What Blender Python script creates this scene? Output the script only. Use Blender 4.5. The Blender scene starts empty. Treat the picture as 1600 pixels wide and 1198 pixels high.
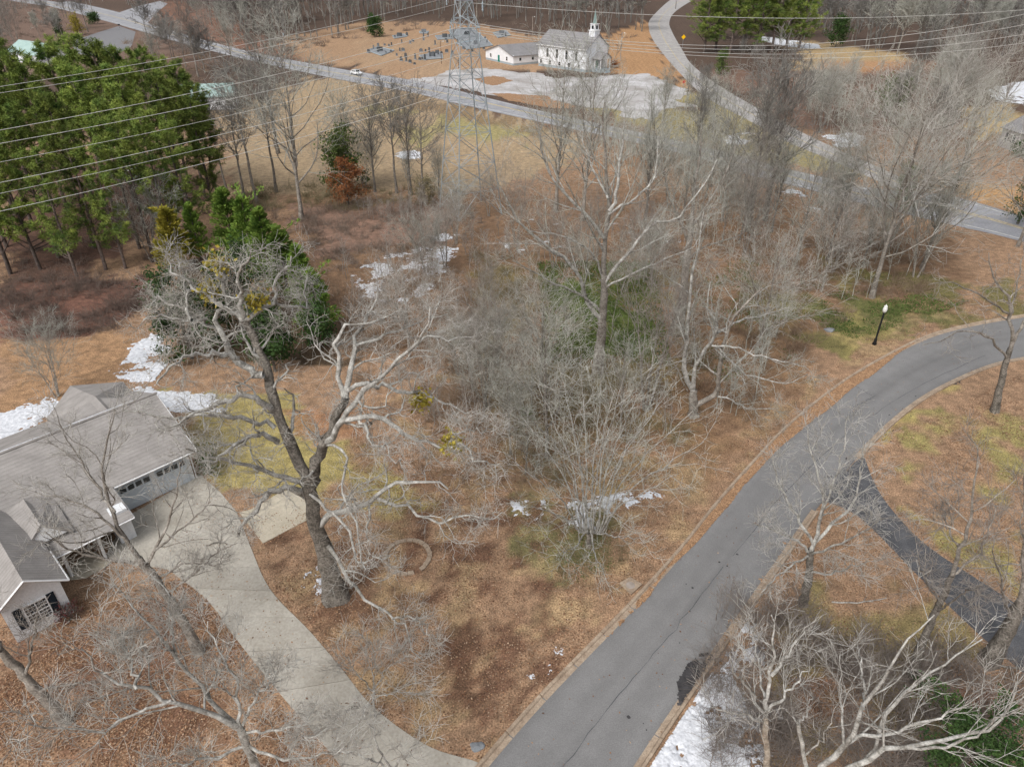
import bpy, math, random
import numpy as np
from mathutils import Vector, Matrix

# ------------------------------------------------------------------ camera, sky, sun, exposure
S = bpy.context.scene
TWIGGY = ('branches', 'twigs', 'crown', 'foliage', 'side_twigs', 'mistletoe_clump')
C = S.collection
H = 38.0; PITCH = math.radians(32); F = 1100.0
cam_d = bpy.data.cameras.new('camera'); cam = bpy.data.objects.new('camera', cam_d); C.objects.link(cam)
cam.location = (0, 0, H); cam.rotation_euler = (math.radians(90) - PITCH, 0, 0)
cam_d.sensor_fit = 'HORIZONTAL'; cam_d.sensor_width = 36.0; cam_d.lens = F / 1600 * 36
cam_d.clip_start = 0.5; cam_d.clip_end = 6000
S.camera = cam
w = bpy.data.worlds.new('World'); S.world = w; w.use_nodes = True
nt = w.node_tree; bg = nt.nodes['Background']
sky = nt.nodes.new('ShaderNodeTexSky'); sky.sky_type = 'NISHITA'; sky.sun_disc = False
SUN_EL = math.radians(50); SUN_ROT = math.radians(215)
sky.sun_elevation = SUN_EL; sky.sun_rotation = SUN_ROT; sky.air_density = 1.0; sky.dust_density = 6.0; sky.ozone_density = 1.0
hs = nt.nodes.new('ShaderNodeHueSaturation'); hs.inputs['Saturation'].default_value = 0.3
nt.links.new(sky.outputs[0], hs.inputs['Color']); nt.links.new(hs.outputs[0], bg.inputs['Color'])
bg.inputs['Strength'].default_value = 0.14
sl = bpy.data.lights.new('sun', 'SUN'); sl.energy = 1.05; sl.angle = math.radians(20); sl.color = (1.0, 0.97, 0.93)
so = bpy.data.objects.new('sun', sl); C.objects.link(so)
sd = Vector((math.sin(SUN_ROT) * math.cos(SUN_EL), math.cos(SUN_ROT) * math.cos(SUN_EL), math.sin(SUN_EL)))
so.rotation_euler = sd.to_track_quat('Z', 'Y').to_euler(); so.location = (0, 0, 80)
S.view_settings.view_transform = 'Standard'; S.view_settings.look = 'None'
S.view_settings.exposure = 0.17; S.view_settings.gamma = 1.0
S.view_settings.use_curve_mapping = False

# ------------------------------------------------------------------ geometry of the place
cp, sp = math.cos(PITCH), math.sin(PITCH)
def G(x, y, z=0.0):                       # the point of a photo pixel on the level z
    u = (x - 800) / F; v = (599 - y) / F
    dz = -sp + v * cp; dy = cp + v * sp
    t = (H - z) / -dz
    return np.array([u * t, dy * t, z])
def P3(x, y, Y):                          # the point of a photo pixel at the distance Y
    u = (x - 800) / F; v = (599 - y) / F
    dz = -sp + v * cp; dy = cp + v * sp
    t = Y / dy
    return np.array([u * t, Y, H + dz * t])
def htop(py, Y):
    return P3(800, py, Y)[2]
RNG = np.random.default_rng(7)

def link(o, parent=None):
    C.objects.link(o)
    if parent is not None: o.parent = parent
    return o
def thing(name, label, cat, loc=(0, 0, 0), rz=0.0, group=None):
    o = bpy.data.objects.new(name, None); link(o); o.location = loc; o.rotation_euler = (0, 0, rz)
    o.empty_display_size = 0.5
    o['label'] = label; o['category'] = cat
    if group: o['group'] = group
    return o
def tag(o, label, cat, group=None, kind=None):
    o['label'] = label; o['category'] = cat
    if group: o['group'] = group
    if kind: o['kind'] = kind
    return o
def structure(o, label=None, cat=None):
    o['kind'] = 'structure'
    if label: o['label'] = label
    if cat: o['category'] = cat
    return o
def copy_tree(root, loc, rz=0.0, sc=1.0, label=None, group=None):
    r = root.copy(); C.objects.link(r); r.location = loc; r.rotation_euler = (0, 0, rz)
    r.scale = sc if hasattr(sc, '__len__') else (sc, sc, sc)
    if label: r['label'] = label
    if group: r['group'] = group
    elif 'group' in r: del r['group']
    for ch in list(root.children):
        c = ch.copy(); C.objects.link(c); c.parent = r
        for g in list(ch.children):
            d = g.copy(); C.objects.link(d); d.parent = c
    return r

def np_mesh(name, verts, quads=None, tris=None, smooth=False, colors=None):
    me = bpy.data.meshes.new(name)
    verts = np.asarray(verts, dtype=np.float32).reshape(-1, 3)
    me.vertices.add(len(verts)); me.vertices.foreach_set('co', verts.ravel())
    nq = 0 if quads is None else len(quads); ntr = 0 if tris is None else len(tris)
    idx = []
    if nq: idx.append(np.asarray(quads, dtype=np.int32).ravel())
    if ntr: idx.append(np.asarray(tris, dtype=np.int32).ravel())
    idx = np.concatenate(idx)
    me.loops.add(len(idx)); me.loops.foreach_set('vertex_index', idx)
    tot = np.concatenate([np.full(nq, 4), np.full(ntr, 3)]).astype(np.int32)
    st = np.concatenate([[0], np.cumsum(tot)[:-1]]).astype(np.int32)
    me.polygons.add(nq + ntr); me.polygons.foreach_set('loop_start', st)
    if smooth: me.polygons.foreach_set('use_smooth', np.ones(nq + ntr, dtype=bool))
    me.update(calc_edges=True)
    if colors is not None:
        a = me.color_attributes.new('Col', 'FLOAT_COLOR', 'POINT')
        c4 = np.ones((len(verts), 4), dtype=np.float32); c4[:, :3] = colors
        a.data.foreach_set('color', c4.ravel())
    return me
def obj(name, me, mat=None, parent=None):
    o = bpy.data.objects.new(name, me)
    if mat is not None and not me.materials: me.materials.append(mat)
    if name in TWIGGY: o['kind'] = 'stuff'
    return link(o, parent)

class MB:                                  # collects boxes, prisms, bars and polygons into one mesh
    def __init__(s): s.v = []; s.f = []
    def add(s, vs, fs):
        b = len(s.v); s.v += [tuple(map(float, p)) for p in vs]; s.f += [[b + i for i in f] for f in fs]; return s
    def box(s, x0, x1, y0, y1, z0, z1):
        return s.add([(x0,y0,z0),(x1,y0,z0),(x1,y1,z0),(x0,y1,z0),(x0,y0,z1),(x1,y0,z1),(x1,y1,z1),(x0,y1,z1)],
                     [(0,3,2,1),(4,5,6,7),(0,1,5,4),(1,2,6,5),(2,3,7,6),(3,0,4,7)])
    def prism(s, poly, z0, z1):
        n = len(poly)
        return s.add([(p[0],p[1],z0) for p in poly] + [(p[0],p[1],z1) for p in poly],
                     [tuple(range(n))[::-1], tuple(range(n, 2*n))] + [(i,(i+1)%n,n+(i+1)%n,n+i) for i in range(n)])
    def slab(s, quad, t):                  # a plate of thickness t under a 3-D polygon
        n = len(quad); q = [Vector(p) for p in quad]
        nn = (q[1]-q[0]).cross(q[2]-q[0]).normalized()
        if nn.z < 0: nn = -nn
        return s.add([tuple(p) for p in q] + [tuple(p - nn*t) for p in q],
                     [tuple(range(n)), tuple(range(n, 2*n))[::-1]] + [(i,n+i,n+(i+1)%n,(i+1)%n) for i in range(n)])
    def bar(s, a, b, r, n=4, r2=None):
        a = Vector(a); b = Vector(b); d = (b-a).normalized()
        e = d.orthogonal().normalized(); f = d.cross(e); r2 = r if r2 is None else r2
        vs = []
        for p, rr in ((a, r), (b, r2)):
            for k in range(n):
                t = 2*math.pi*(k+.5)/n; vs.append(tuple(p + e*rr*math.cos(t) + f*rr*math.sin(t)))
        return s.add(vs, [(k,(k+1)%n,n+(k+1)%n,n+k) for k in range(n)] + [tuple(range(n))[::-1], tuple(range(n,2*n))])
    def lathe(s, prof, n=12, c=(0,0)):
        vs = [(c[0]+r*math.cos(2*math.pi*k/n), c[1]+r*math.sin(2*math.pi*k/n), z) for r, z in prof for k in range(n)]
        fs = [(j*n+k, j*n+(k+1)%n, (j+1)*n+(k+1)%n, (j+1)*n+k) for j in range(len(prof)-1) for k in range(n)]
        fs += [tuple(range(n))[::-1], tuple(range((len(prof)-1)*n, len(prof)*n))]
        return s.add(vs, fs)
    def build(s, name, mat, parent=None, smooth=False):
        me = bpy.data.meshes.new(name); me.from_pydata(s.v, [], s.f); me.update()
        if smooth:
            me.polygons.foreach_set('use_smooth', [True]*len(me.polygons))
        return obj(name, me, mat, parent)

# ------------------------------------------------------------------ value noise for masks
_tab = np.random.default_rng(3).random((256, 256))
def vnoise(x, y, s=1.0, o=0):
    x = np.asarray(x)*s + 31.7*o + 500; y = np.asarray(y)*s + 17.3*o + 500
    xi = np.floor(x).astype(int); yi = np.floor(y).astype(int); fx = x-xi; fy = y-yi
    fx = fx*fx*(3-2*fx); fy = fy*fy*(3-2*fy)
    g = lambda a, b: _tab[a % 256, b % 256]
    return (g(xi,yi)*(1-fx)+g(xi+1,yi)*fx)*(1-fy)+(g(xi,yi+1)*(1-fx)+g(xi+1,yi+1)*fx)*fy
def fbm(x, y, s=1.0, o=0, n=4):
    a = 0; t = 0
    for k in range(n):
        a = a + vnoise(x, y, s*2**k, o+k*3.1)*.5**k; t += .5**k
    return a/t
def inpoly(x, y, poly):
    x = np.asarray(x); y = np.asarray(y); r = np.zeros(x.shape, bool); n = len(poly)
    for i in range(n):
        x0, y0 = poly[i][0], poly[i][1]; x1, y1 = poly[(i+1) % n][0], poly[(i+1) % n][1]
        if y0 == y1: continue
        c = ((y0 > y) != (y1 > y)) & (x < (x1-x0)*(y-y0)/(y1-y0)+x0)
        r ^= c
    return r
def wp(pts, z=0.0): return [G(a, b, z) for a, b in pts]

# ------------------------------------------------------------------ materials
def mat(name, col, rough=0.9, spec=0.2, vary=0.15, scale=3.0, col2=None, bump=0.0, bscale=20.0, objrand=0.0, attr=False, metal=0.0, detail=None, coord='Object', trans=0.0):
    m = bpy.data.materials.new(name); m.use_nodes = True; t = m.node_tree; n = t.nodes; L = t.links
    b = n['Principled BSDF']; b.inputs['Roughness'].default_value = rough
    b.inputs['Specular IOR Level'].default_value = spec; b.inputs['Metallic'].default_value = metal
    tc = n.new('ShaderNodeTexCoord')
    src = tc.outputs[coord]
    if coord == 'World':
        pass
    nz = n.new('ShaderNodeTexNoise'); nz.inputs['Scale'].default_value = scale; nz.inputs['Detail'].default_value = 6
    nz.inputs['Roughness'].default_value = 0.65
    L.new(src, nz.inputs['Vector'])
    rmp = n.new('ShaderNodeValToRGB'); rmp.color_ramp.elements[0].position = 0.35; rmp.color_ramp.elements[1].position = 0.68
    c1 = Vector(col); c2 = Vector(col2) if col2 else c1*(1+vary)
    a = c1*(1-vary) if not col2 else c1
    rmp.color_ramp.elements[0].color = (*a, 1); rmp.color_ramp.elements[1].color = (*c2, 1)
    L.new(nz.outputs['Fac'], rmp.inputs['Fac'])
    out = rmp.outputs['Color']
    if attr:
        at = n.new('ShaderNodeAttribute'); at.attribute_name = 'Col'
        mx = n.new('ShaderNodeMix'); mx.data_type = 'RGBA'; mx.blend_type = 'MULTIPLY'; mx.inputs[0].default_value = 1
        L.new(at.outputs['Color'], mx.inputs[6]); L.new(out, mx.inputs[7]); out = mx.outputs[2]
    if detail:
        n2 = n.new('ShaderNodeTexNoise'); n2.inputs['Scale'].default_value = detail[0]; n2.inputs['Detail'].default_value = 3
        L.new(src, n2.inputs['Vector'])
        mr = n.new('ShaderNodeMapRange'); mr.inputs[1].default_value = .3; mr.inputs[2].default_value = .7
        mr.inputs[3].default_value = 1-detail[1]; mr.inputs[4].default_value = 1+detail[1]
        L.new(n2.outputs['Fac'], mr.inputs[0])
        vm = n.new('ShaderNodeVectorMath'); vm.operation = 'SCALE'; L.new(out, vm.inputs[0]); L.new(mr.outputs[0], vm.inputs['Scale']); out = vm.outputs[0]
    if objrand:
        oi = n.new('ShaderNodeObjectInfo'); mr = n.new('ShaderNodeMapRange')
        mr.inputs[3].default_value = 1-objrand; mr.inputs[4].default_value = 1+objrand; L.new(oi.outputs['Random'], mr.inputs[0])
        vm = n.new('ShaderNodeVectorMath'); vm.operation = 'SCALE'; L.new(out, vm.inputs[0]); L.new(mr.outputs[0], vm.inputs['Scale']); out = vm.outputs[0]
    L.new(out, b.inputs['Base Color'])
    if bump:
        n3 = n.new('ShaderNodeTexNoise'); n3.inputs['Scale'].default_value = bscale; n3.inputs['Detail'].default_value = 5
        L.new(src, n3.inputs['Vector'])
        bm = n.new('ShaderNodeBump'); bm.inputs['Strength'].default_value = bump; bm.inputs['Distance'].default_value = 0.05
        L.new(n3.outputs['Fac'], bm.inputs['Height']); L.new(bm.outputs[0], b.inputs['Normal'])
    return m

M = {}
M['ground'] = mat('ground', (0.62,)*3, scale=1.1, col2=(1.22, 1.2, 1.16), attr=True, detail=(9.0, .5), bump=.7, bscale=7)
M['leaf'] = mat('dead leaves', (.9,)*3, scale=30, vary=.2, attr=True)
M['asphalt'] = mat('asphalt', (.19,.19,.198), scale=.9, col2=(.228,.228,.236), detail=(16, .16), bump=.2, bscale=60)
M['street'] = mat('street asphalt', (.92,.92,.92), scale=.5, col2=(1.06,1.06,1.06), detail=(16, .16), bump=.2, bscale=60, attr=True)
M['asphalt_dark'] = mat('dark damp asphalt', (.07,.072,.078), scale=.9, col2=(.125,.127,.135), detail=(12, .25))
M['highway'] = mat('worn pale asphalt', (.26,.265,.285), scale=.25, col2=(.36,.365,.385), detail=(3, .12))
M['highway2'] = mat('bleached asphalt', (.30,.29,.29), scale=.5, col2=(.44,.425,.41), detail=(2.2, .18))
M['line_y'] = mat('yellow road paint', (.50,.42,.26), scale=1.2, vary=.3)
M['line_w'] = mat('white road paint', (.6,.6,.58), scale=1.2, vary=.25)
M['concrete'] = mat('driveway concrete', (.335,.31,.265), scale=.4, col2=(.445,.42,.37), detail=(6, .12), bump=.15, bscale=40, objrand=.07)
M['pad'] = mat('pale tan concrete', (.43,.385,.30), scale=.6, col2=(.53,.48,.385), detail=(8, .1))
M['kerb'] = mat('kerb concrete', (.27,.205,.15), scale=1.5, col2=(.42,.34,.26), detail=(10, .2))
M['gravel'] = mat('gravel lot', (.30,.28,.26), scale=.11, col2=(.56,.555,.57), detail=(1.6, .16))
M['snow'] = mat('old snow', (.50,.52,.56), scale=2.6, col2=(.76,.78,.82), detail=(9, .12), bump=.8, bscale=6)
M['mud'] = mat('wet leaf mulch', (.035,.034,.036), scale=2, col2=(.075,.072,.075))
M['roof'] = mat('roof shingle', (.26,.245,.233), scale=.8, col2=(.36,.34,.325), detail=(26, .12))
M['trim'] = mat('white trim', (.78,.79,.8), vary=.04, rough=.5)
M['siding'] = mat('pale brick wall', (.64,.66,.68), scale=6, col2=(.78,.80,.82), detail=(30, .1))
M['garage'] = mat('garage door panel', (.55,.60,.65), vary=.06, rough=.5)
M['glass_dark'] = mat('dark glass', (.02,.025,.03), vary=.2, rough=.12, spec=.6)
M['shutter'] = mat('dark shutter', (.016,.024,.034), vary=.2, rough=.6)
M['bark_dark'] = mat('dark oak bark', (.095,.085,.072), scale=1.3, col2=(.25,.228,.20), detail=(9, .55), bump=.9, bscale=9)
M['bark_pale'] = mat('lichen grey bark', (.18,.168,.148), scale=2.2, col2=(.55,.545,.515), detail=(11, .3), bump=.5, bscale=14)
M['bark_mid'] = mat('grey bark', (.15,.13,.11), scale=1.6, col2=(.36,.335,.30), detail=(9, .35), bump=.6, bscale=12, objrand=.2)
M['bark_far'] = mat('distant grey bark', (.13,.112,.095), scale=.8, col2=(.30,.28,.25), detail=(5, .3), objrand=.3)
M['bark_tan'] = mat('tan sycamore bark', (.20,.155,.115), scale=1.6, col2=(.47,.425,.36), detail=(8, .35), bump=.4, bscale=12)
M['twig_pale'] = mat('pale twigs', (.27,.25,.22), scale=1.5, col2=(.58,.57,.535))
M['twig_pink'] = mat('pinkish twigs', (.19,.165,.145), scale=1.0, col2=(.40,.37,.335), objrand=.15)
M['twig_far'] = mat('distant twigs', (.13,.12,.108), scale=.12, col2=(.33,.325,.305), objrand=.25)
M['twig_green'] = mat('grey green twigs', (.27,.27,.235), scale=.8, col2=(.52,.525,.475), objrand=.12)
M['pine_bark'] = mat('pine bark', (.07,.055,.05), scale=2, col2=(.20,.16,.14), objrand=.25)
M['needles'] = mat('pine needles', (.075,.145,.035), scale=.35, col2=(.31,.36,.08), detail=(2.2, .45), objrand=.35)
M['cedar'] = mat('cedar foliage', (.055,.125,.02), scale=.9, col2=(.23,.32,.06), detail=(4, .3), objrand=.2)
M['cedar_y'] = mat('yellowing cedar foliage', (.17,.17,.02), scale=.9, col2=(.36,.30,.05), detail=(4, .3))
M['evergreen'] = mat('dark broad leaves', (.02,.05,.016), scale=.8, col2=(.075,.13,.035), detail=(4, .4), objrand=.2)
M['ivy'] = mat('ivy leaves', (.05,.085,.02), scale=.6, col2=(.15,.19,.06), detail=(4, .35))
M['mistle'] = mat('mistletoe', (.22,.19,.03), scale=2, col2=(.42,.34,.06))
M['rustleaf'] = mat('clinging russet leaves', (.22,.085,.035), scale=1, col2=(.40,.18,.08), detail=(4, .3))
M['redleaf'] = mat('deep red leaves', (.07,.018,.02), scale=3, col2=(.19,.05,.05))
M['steel'] = mat('galvanised steel', (.31,.35,.375), vary=.15, scale=.6, rough=.5, metal=.3)
M['wire'] = mat('aluminium conductor', (.62,.62,.6), vary=.03, rough=.5)
M['white_wall'] = mat('white clapboard', (.74,.76,.79), scale=.6, vary=.06)
M['ch_roof'] = mat('grey church roof', (.20,.195,.2), scale=.4, col2=(.26,.255,.26), detail=(3, .1))
M['block'] = mat('bluish foundation', (.34,.40,.44), vary=.1)
M['teal_door'] = mat('teal paint', (.01,.19,.15), vary=.05, rough=.5)
M['teal_roof'] = mat('faded teal metal roof', (.30,.42,.40), scale=.8, col2=(.38,.50,.47))
M['stone'] = mat('grey granite', (.12,.13,.14), vary=.35, scale=.3, objrand=.4)
M['slab'] = mat('grey grave slab', (.24,.255,.27), vary=.25, scale=.6)
M['car'] = mat('white car paint', (.8,.82,.84), vary=.02, rough=.25, spec=.6)
M['tyre'] = mat('black rubber', (.02,.02,.02), vary=.1)
M['black'] = mat('black painted metal', (.012,.012,.013), vary=.1, rough=.4)
M['globe'] = mat('frosted white globe', (.72,.72,.70), vary=.03, rough=.35)
M['yellow'] = mat('yellow sign paint', (.85,.50,.01), vary=.03, rough=.5)
M['red'] = mat('red sign paint', (.55,.05,.03), vary=.05, rough=.5)
M['wood_pole'] = mat('grey wooden pole', (.26,.22,.19), scale=1, col2=(.42,.37,.33))
M['brown_pole'] = mat('rusty brown pole', (.10,.055,.04), vary=.2)
M['purple_br'] = mat('purple brown bramble', (.10,.074,.062), scale=.5, col2=(.22,.17,.145))
M['brown_br'] = mat('brown brush', (.17,.115,.078), scale=.4, col2=(.38,.29,.21))
M['olive_br'] = mat('olive brown brush', (.15,.13,.07), scale=.4, col2=(.32,.27,.17))
M['red_br'] = mat('reddish dead brush', (.14,.10,.078), scale=.3, col2=(.31,.25,.205))
M['pink_br'] = mat('pinkish grey brush', (.15,.125,.11), scale=.5, col2=(.31,.275,.245))

# the shingle courses: fine horizontal lines in the roof material
def add_courses(m, axis_rot, pitch_scale):
    t = m.node_tree; n = t.nodes; L = t.links; b = n['Principled BSDF']
    src = b.inputs['Base Color'].links[0].from_socket
    tc = n.new('ShaderNodeTexCoord'); wv = n.new('ShaderNodeTexWave'); wv.wave_type = 'BANDS'; wv.bands_direction = 'Y'
    wv.wave_profile = 'SAW'
    wv.inputs['Scale'].default_value = pitch_scale; wv.inputs['Distortion'].default_value = .6; wv.inputs['Detail'].default_value = 2; wv.inputs['Detail Scale'].default_value = 3
    L.new(tc.outputs['Object'], wv.inputs['Vector'])
    mr = n.new('ShaderNodeMapRange'); mr.inputs[3].default_value = .86; mr.inputs[4].default_value = 1.06; L.new(wv.outputs['Fac'], mr.inputs[0])
    vm = n.new('ShaderNodeVectorMath'); vm.operation = 'SCALE'; L.new(src, vm.inputs[0]); L.new(mr.outputs[0], vm.inputs['Scale'])
    L.new(vm.outputs[0], b.inputs['Base Color'])
add_courses(M['roof'], 0, 1.05)

# ------------------------------------------------------------------ ground sheet with colour zones
def axis(a, b, step0, grow, start=0.0):
    out = [a]; s = step0
    while out[-1] < b:
        if out[-1] > start: s *= grow
        out.append(out[-1]+s)
    return np.array(out)
ys = np.concatenate([[-400, -150, -40, -10], axis(8, 4500, .55, 1.035, 75)])
xp = axis(0, 4000, .55, 1.05, 48); xs = np.concatenate([-xp[::-1][:-1], xp])
X, Y = np.meshgrid(xs, ys)
wx = X + (fbm(X, Y, .35, 1)-.5)*5*np.clip(Y/60, .5, 4); wy = Y + (fbm(X, Y, .35, 9)-.5)*5*np.clip(Y/60, .5, 4)
col = np.zeros(X.shape+(3,)); col[:] = (.33, .215, .138)
def mixin(mask, c, a=1.0):
    a = (mask*a)[..., None]; col[:] = col*(1-a) + np.array(c)*a
def zone(px, c, a=1.0, no=.0, ns=.3, seed=0):
    m = inpoly(wx, wy, [g[:2] for g in wp(px)]).astype(float)
    if no: m *= np.clip((fbm(X, Y, ns, seed)-no)*9, 0, 1)
    mixin(m, c, a)
far = np.clip((Y-150)/60, 0, 1); mixin(far, (.105, .072, .055))
zone([(-200,-30),(180,18),(230,50),(330,100),(250,120),(-200,120)], (.20,.135,.105), .9, .3, .05, 33)
zone([(250,0),(340,20),(470,95),(560,110),(400,85),(230,36)], (.24,.13,.09), .9)
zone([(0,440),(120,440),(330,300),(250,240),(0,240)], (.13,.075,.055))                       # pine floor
zone([(330,180),(500,120),(650,145),(840,190),(900,215),(900,250),(800,290),(700,300),(500,300),(360,310)], (.39,.295,.19))
zone([(560,160),(860,205),(800,240),(650,235)], (.33,.30,.13), .8, .45, .12, 4)
zone([(640,150),(860,200),(860,215),(620,165)], (.24,.17,.10), .8)
zone([(440,60),(560,35),(720,35),(870,60),(960,110),(760,112),(640,130),(540,105),(470,95)], (.38,.25,.155))
zone([(560,60),(720,60),(760,110),(640,122),(560,100)], (.40,.28,.18), .8, .4, .06, 2)
zone([(940,60),(1020,30),(1020,60),(1070,120),(1060,150),(960,120)], (.42,.25,.13), 1)
zone([(1230,60),(1420,85),(1400,110),(1260,110)], (.43,.32,.18), 1)
zone([(1290,95),(1480,95),(1480,125),(1290,120)], (.40,.20,.11), .6)
zone([(1100,110),(1500,115),(1500,220),(1250,200)], (.19,.12,.09), 1)
zone([(1080,130),(1240,215),(1400,290),(1100,235),(920,170)], (.33,.28,.13), 1, .35, .1, 3)
zone([(1400,260),(1600,300),(1600,340),(1480,300)], (.45,.28,.14), 1)
zone([(1520,165),(1600,170),(1600,200),(1500,220)], (.5,.38,.2), 1)
zone([(450,310),(800,300),(1000,330),(1500,360),(1500,470),(1340,470),(1200,640),(1080,720),(760,700),(700,560),(520,560),(430,470)], (.24,.152,.095))
zone([(450,320),(700,320),(700,380),(500,400)], (.25,.16,.12), 1)
zone([(850,430),(1010,440),(1040,560),(860,560)], (.105,.135,.04), 1, .28, .25, 5)
zone([(740,420),(1080,420),(1100,600),(760,600)], (.20,.16,.06), .8, .45, .2, 15)
zone([(1180,380),(1500,440),(1600,440),(1600,490),(1420,520),(1330,560),(1160,520)], (.155,.15,.055), .85, .35, .22, 6)
zone([(1270,460),(1390,470),(1480,470),(1560,465),(1420,510),(1340,525),(1270,510)], (.125,.135,.05), .8, .36, .3, 7)
zone([(0,440),(230,430),(250,470),(120,530),(0,540)], (.19,.10,.075), 1)
zone([(0,530),(230,520),(200,600),(90,640),(0,650)], (.36,.225,.13), 1)
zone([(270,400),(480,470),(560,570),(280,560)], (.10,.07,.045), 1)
zone([(210,620),(470,610),(500,700),(560,690),(700,800),(520,800),(330,760),(300,690)], (.36,.315,.12), .8, .34, .2, 8)
zone([(430,640),(560,640),(560,680),(450,690)], (.33,.18,.10), .8)
zone([(800,770),(960,790),(970,900),(880,920),(800,860)], (.20,.20,.085), .8, .36, .3, 11)
zone([(380,820),(800,720),(1100,720),(1250,600),(1600,500),(1400,470),(1050,860),(740,1198),(560,1198)], (.40,.30,.165), .5, .50, .55, 41)
zone([(560,600),(1060,560),(1100,720),(960,780),(700,760)], (.30,.24,.12), .5, .5, .5, 43)
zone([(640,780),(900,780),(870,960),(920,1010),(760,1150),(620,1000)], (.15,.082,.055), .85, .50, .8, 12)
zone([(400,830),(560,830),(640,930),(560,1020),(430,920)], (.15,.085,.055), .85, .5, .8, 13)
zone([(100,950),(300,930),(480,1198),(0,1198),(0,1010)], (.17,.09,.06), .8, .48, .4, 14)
zone([(1050,420),(1300,520),(1200,650),(1100,760),(1050,640)], (.26,.165,.095), .7, .4, .3, 23)
zone([(1330,420),(1400,520),(1330,560),(1300,500)], (.30,.26,.10), .7, .4, .4, 24)
zone([(1440,640),(1600,640),(1600,940),(1480,880),(1400,780)], (.30,.28,.10), .75, .47, .3, 16)
zone([(1250,900),(1440,900),(1540,1020),(1500,1198),(1190,1198),(1200,980)], (.25,.22,.09), .7, .42, .3, 17)
zone([(1230,1060),(1600,1060),(1600,1198),(1230,1198)], (.22,.105,.07), .8, .45, .3, 18)
zone([(1400,580),(1500,600),(1480,660),(1380,700)], (.36,.33,.10), .5, .5, .4, 19)
col *= (0.82 + .36*fbm(X, Y, .9, 21))[..., None]
bumpz = (fbm(X, Y, .12, 30)-.5)*.0
Z = bumpz
nx, ny = len(xs), len(ys)
ii = np.arange(nx*ny).reshape(ny, nx)
quads = np.stack([ii[:-1,:-1], ii[:-1,1:], ii[1:,1:], ii[1:,:-1]], -1).reshape(-1, 4)
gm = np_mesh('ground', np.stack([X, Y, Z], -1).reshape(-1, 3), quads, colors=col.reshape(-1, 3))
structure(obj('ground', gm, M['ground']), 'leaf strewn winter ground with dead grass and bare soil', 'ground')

# ------------------------------------------------------------------ roads
def smooth(pts, n):
    p = np.array([q[:2] for q in pts], float); m = len(p)
    e = np.vstack([2*p[0]-p[1], p, 2*p[-1]-p[-2]]); out = []
    d = np.concatenate([[0], np.cumsum(np.linalg.norm(np.diff(p, axis=0), axis=1))])
    for s in np.linspace(0, d[-1], n):
        i = min(max(np.searchsorted(d, s, side='right')-1, 0), m-2); t = (s-d[i])/(d[i+1]-d[i])
        a, b, c, f = e[i], e[i+1], e[i+2], e[i+3]
        out.append(.5*(2*b+(c-a)*t+(2*a-5*b+4*c-f)*t*t+(3*b-a-3*c+f)*t**3))
    return np.array(out)
def ribbon(name, Lp, Rp, z, m, parent=None):
    n = len(Lp); v = np.zeros((2*n, 3)); v[:n, :2] = Lp; v[n:, :2] = Rp; v[:, 2] = z
    i = np.arange(n-1); q = np.stack([i, n+i, n+i+1, i+1], -1)
    return obj(name, np_mesh(name, v, q), m, parent)
def polysheet(name, poly, z, m, thick=0.0):
    mb = MB()
    if thick: mb.prism([p[:2] for p in poly], z-thick, z)
    else: mb.add([(p[0], p[1], z) for p in poly], [tuple(range(len(poly)))])
    o = mb.build(name, m)
    me = o.data
    return o
rdL = smooth(wp([(640,1330),(752,1198),(850,1087),(985,948),(1067,857),(1120,790),(1180,722),(1240,660),(1330,590),(1430,535),(1500,512),(1600,494),(1720,480)]), 120)
rdR = smooth(wp([(920,1330),(1000,1198),(1085,1070),(1125,1012),(1190,920),(1235,855),(1280,790),(1340,715),(1400,655),(1460,612),(1540,575),(1600,560),(1720,540)]), 120)
def street(name, A, B, z, m, cols=17):
    n = len(A); f = np.linspace(0, 1, cols); v = np.zeros((n, cols, 3)); v[:, :, :2] = A[:, None]*(1-f)[None, :, None]+B[:, None]*f[None, :, None]; v[:, :, 2] = z
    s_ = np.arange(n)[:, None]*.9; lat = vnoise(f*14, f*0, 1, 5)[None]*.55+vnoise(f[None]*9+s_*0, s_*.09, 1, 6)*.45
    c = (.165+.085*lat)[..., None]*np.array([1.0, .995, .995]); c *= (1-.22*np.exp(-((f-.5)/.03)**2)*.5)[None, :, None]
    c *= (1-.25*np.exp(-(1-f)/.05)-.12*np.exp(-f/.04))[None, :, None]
    i = np.arange(n*cols).reshape(n, cols); q = np.stack([i[:-1,:-1], i[1:,:-1], i[1:,1:], i[:-1,1:]], -1).reshape(-1, 4)
    return obj(name, np_mesh(name, v.reshape(-1, 3), q, colors=c.reshape(-1, 3)), m)
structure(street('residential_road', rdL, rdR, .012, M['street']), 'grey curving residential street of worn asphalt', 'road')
hU = smooth(wp([(-60,-30),(67,0),(110,3),(187,20),(233,37),(320,63),(400,83),(532,108),(651,127),(748,150),(834,171),(901,186),(1000,207),(1100,230),(1143,240),(1225,263),(1300,280),(1350,293),(1420,300),(1474,303),(1561,327),(1680,365)]), 160)
hL = smooth(wp([(-60,-10),(60,8),(77,10),(160,32),(213,47),(300,72),(400,97),(532,125),(634,143),(714,162),(834,189),(918,207),(1000,225),(1100,250),(1175,275),(1250,293),(1325,313),(1363,322),(1420,336),(1484,351),(1555,367),(1680,400)]), 160)
structure(ribbon('highway', hU, hL, .04, M['highway']), 'pale two lane highway crossing behind the trees', 'road')
sL = smooth(wp([(1075,-14),(1048,0),(1018,28),(1014,45),(1020,62),(1035,83),(1055,107),(1100,150),(1167,187),(1234,224),(1284,244),(1351,274),(1400,296)]), 90)
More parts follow.
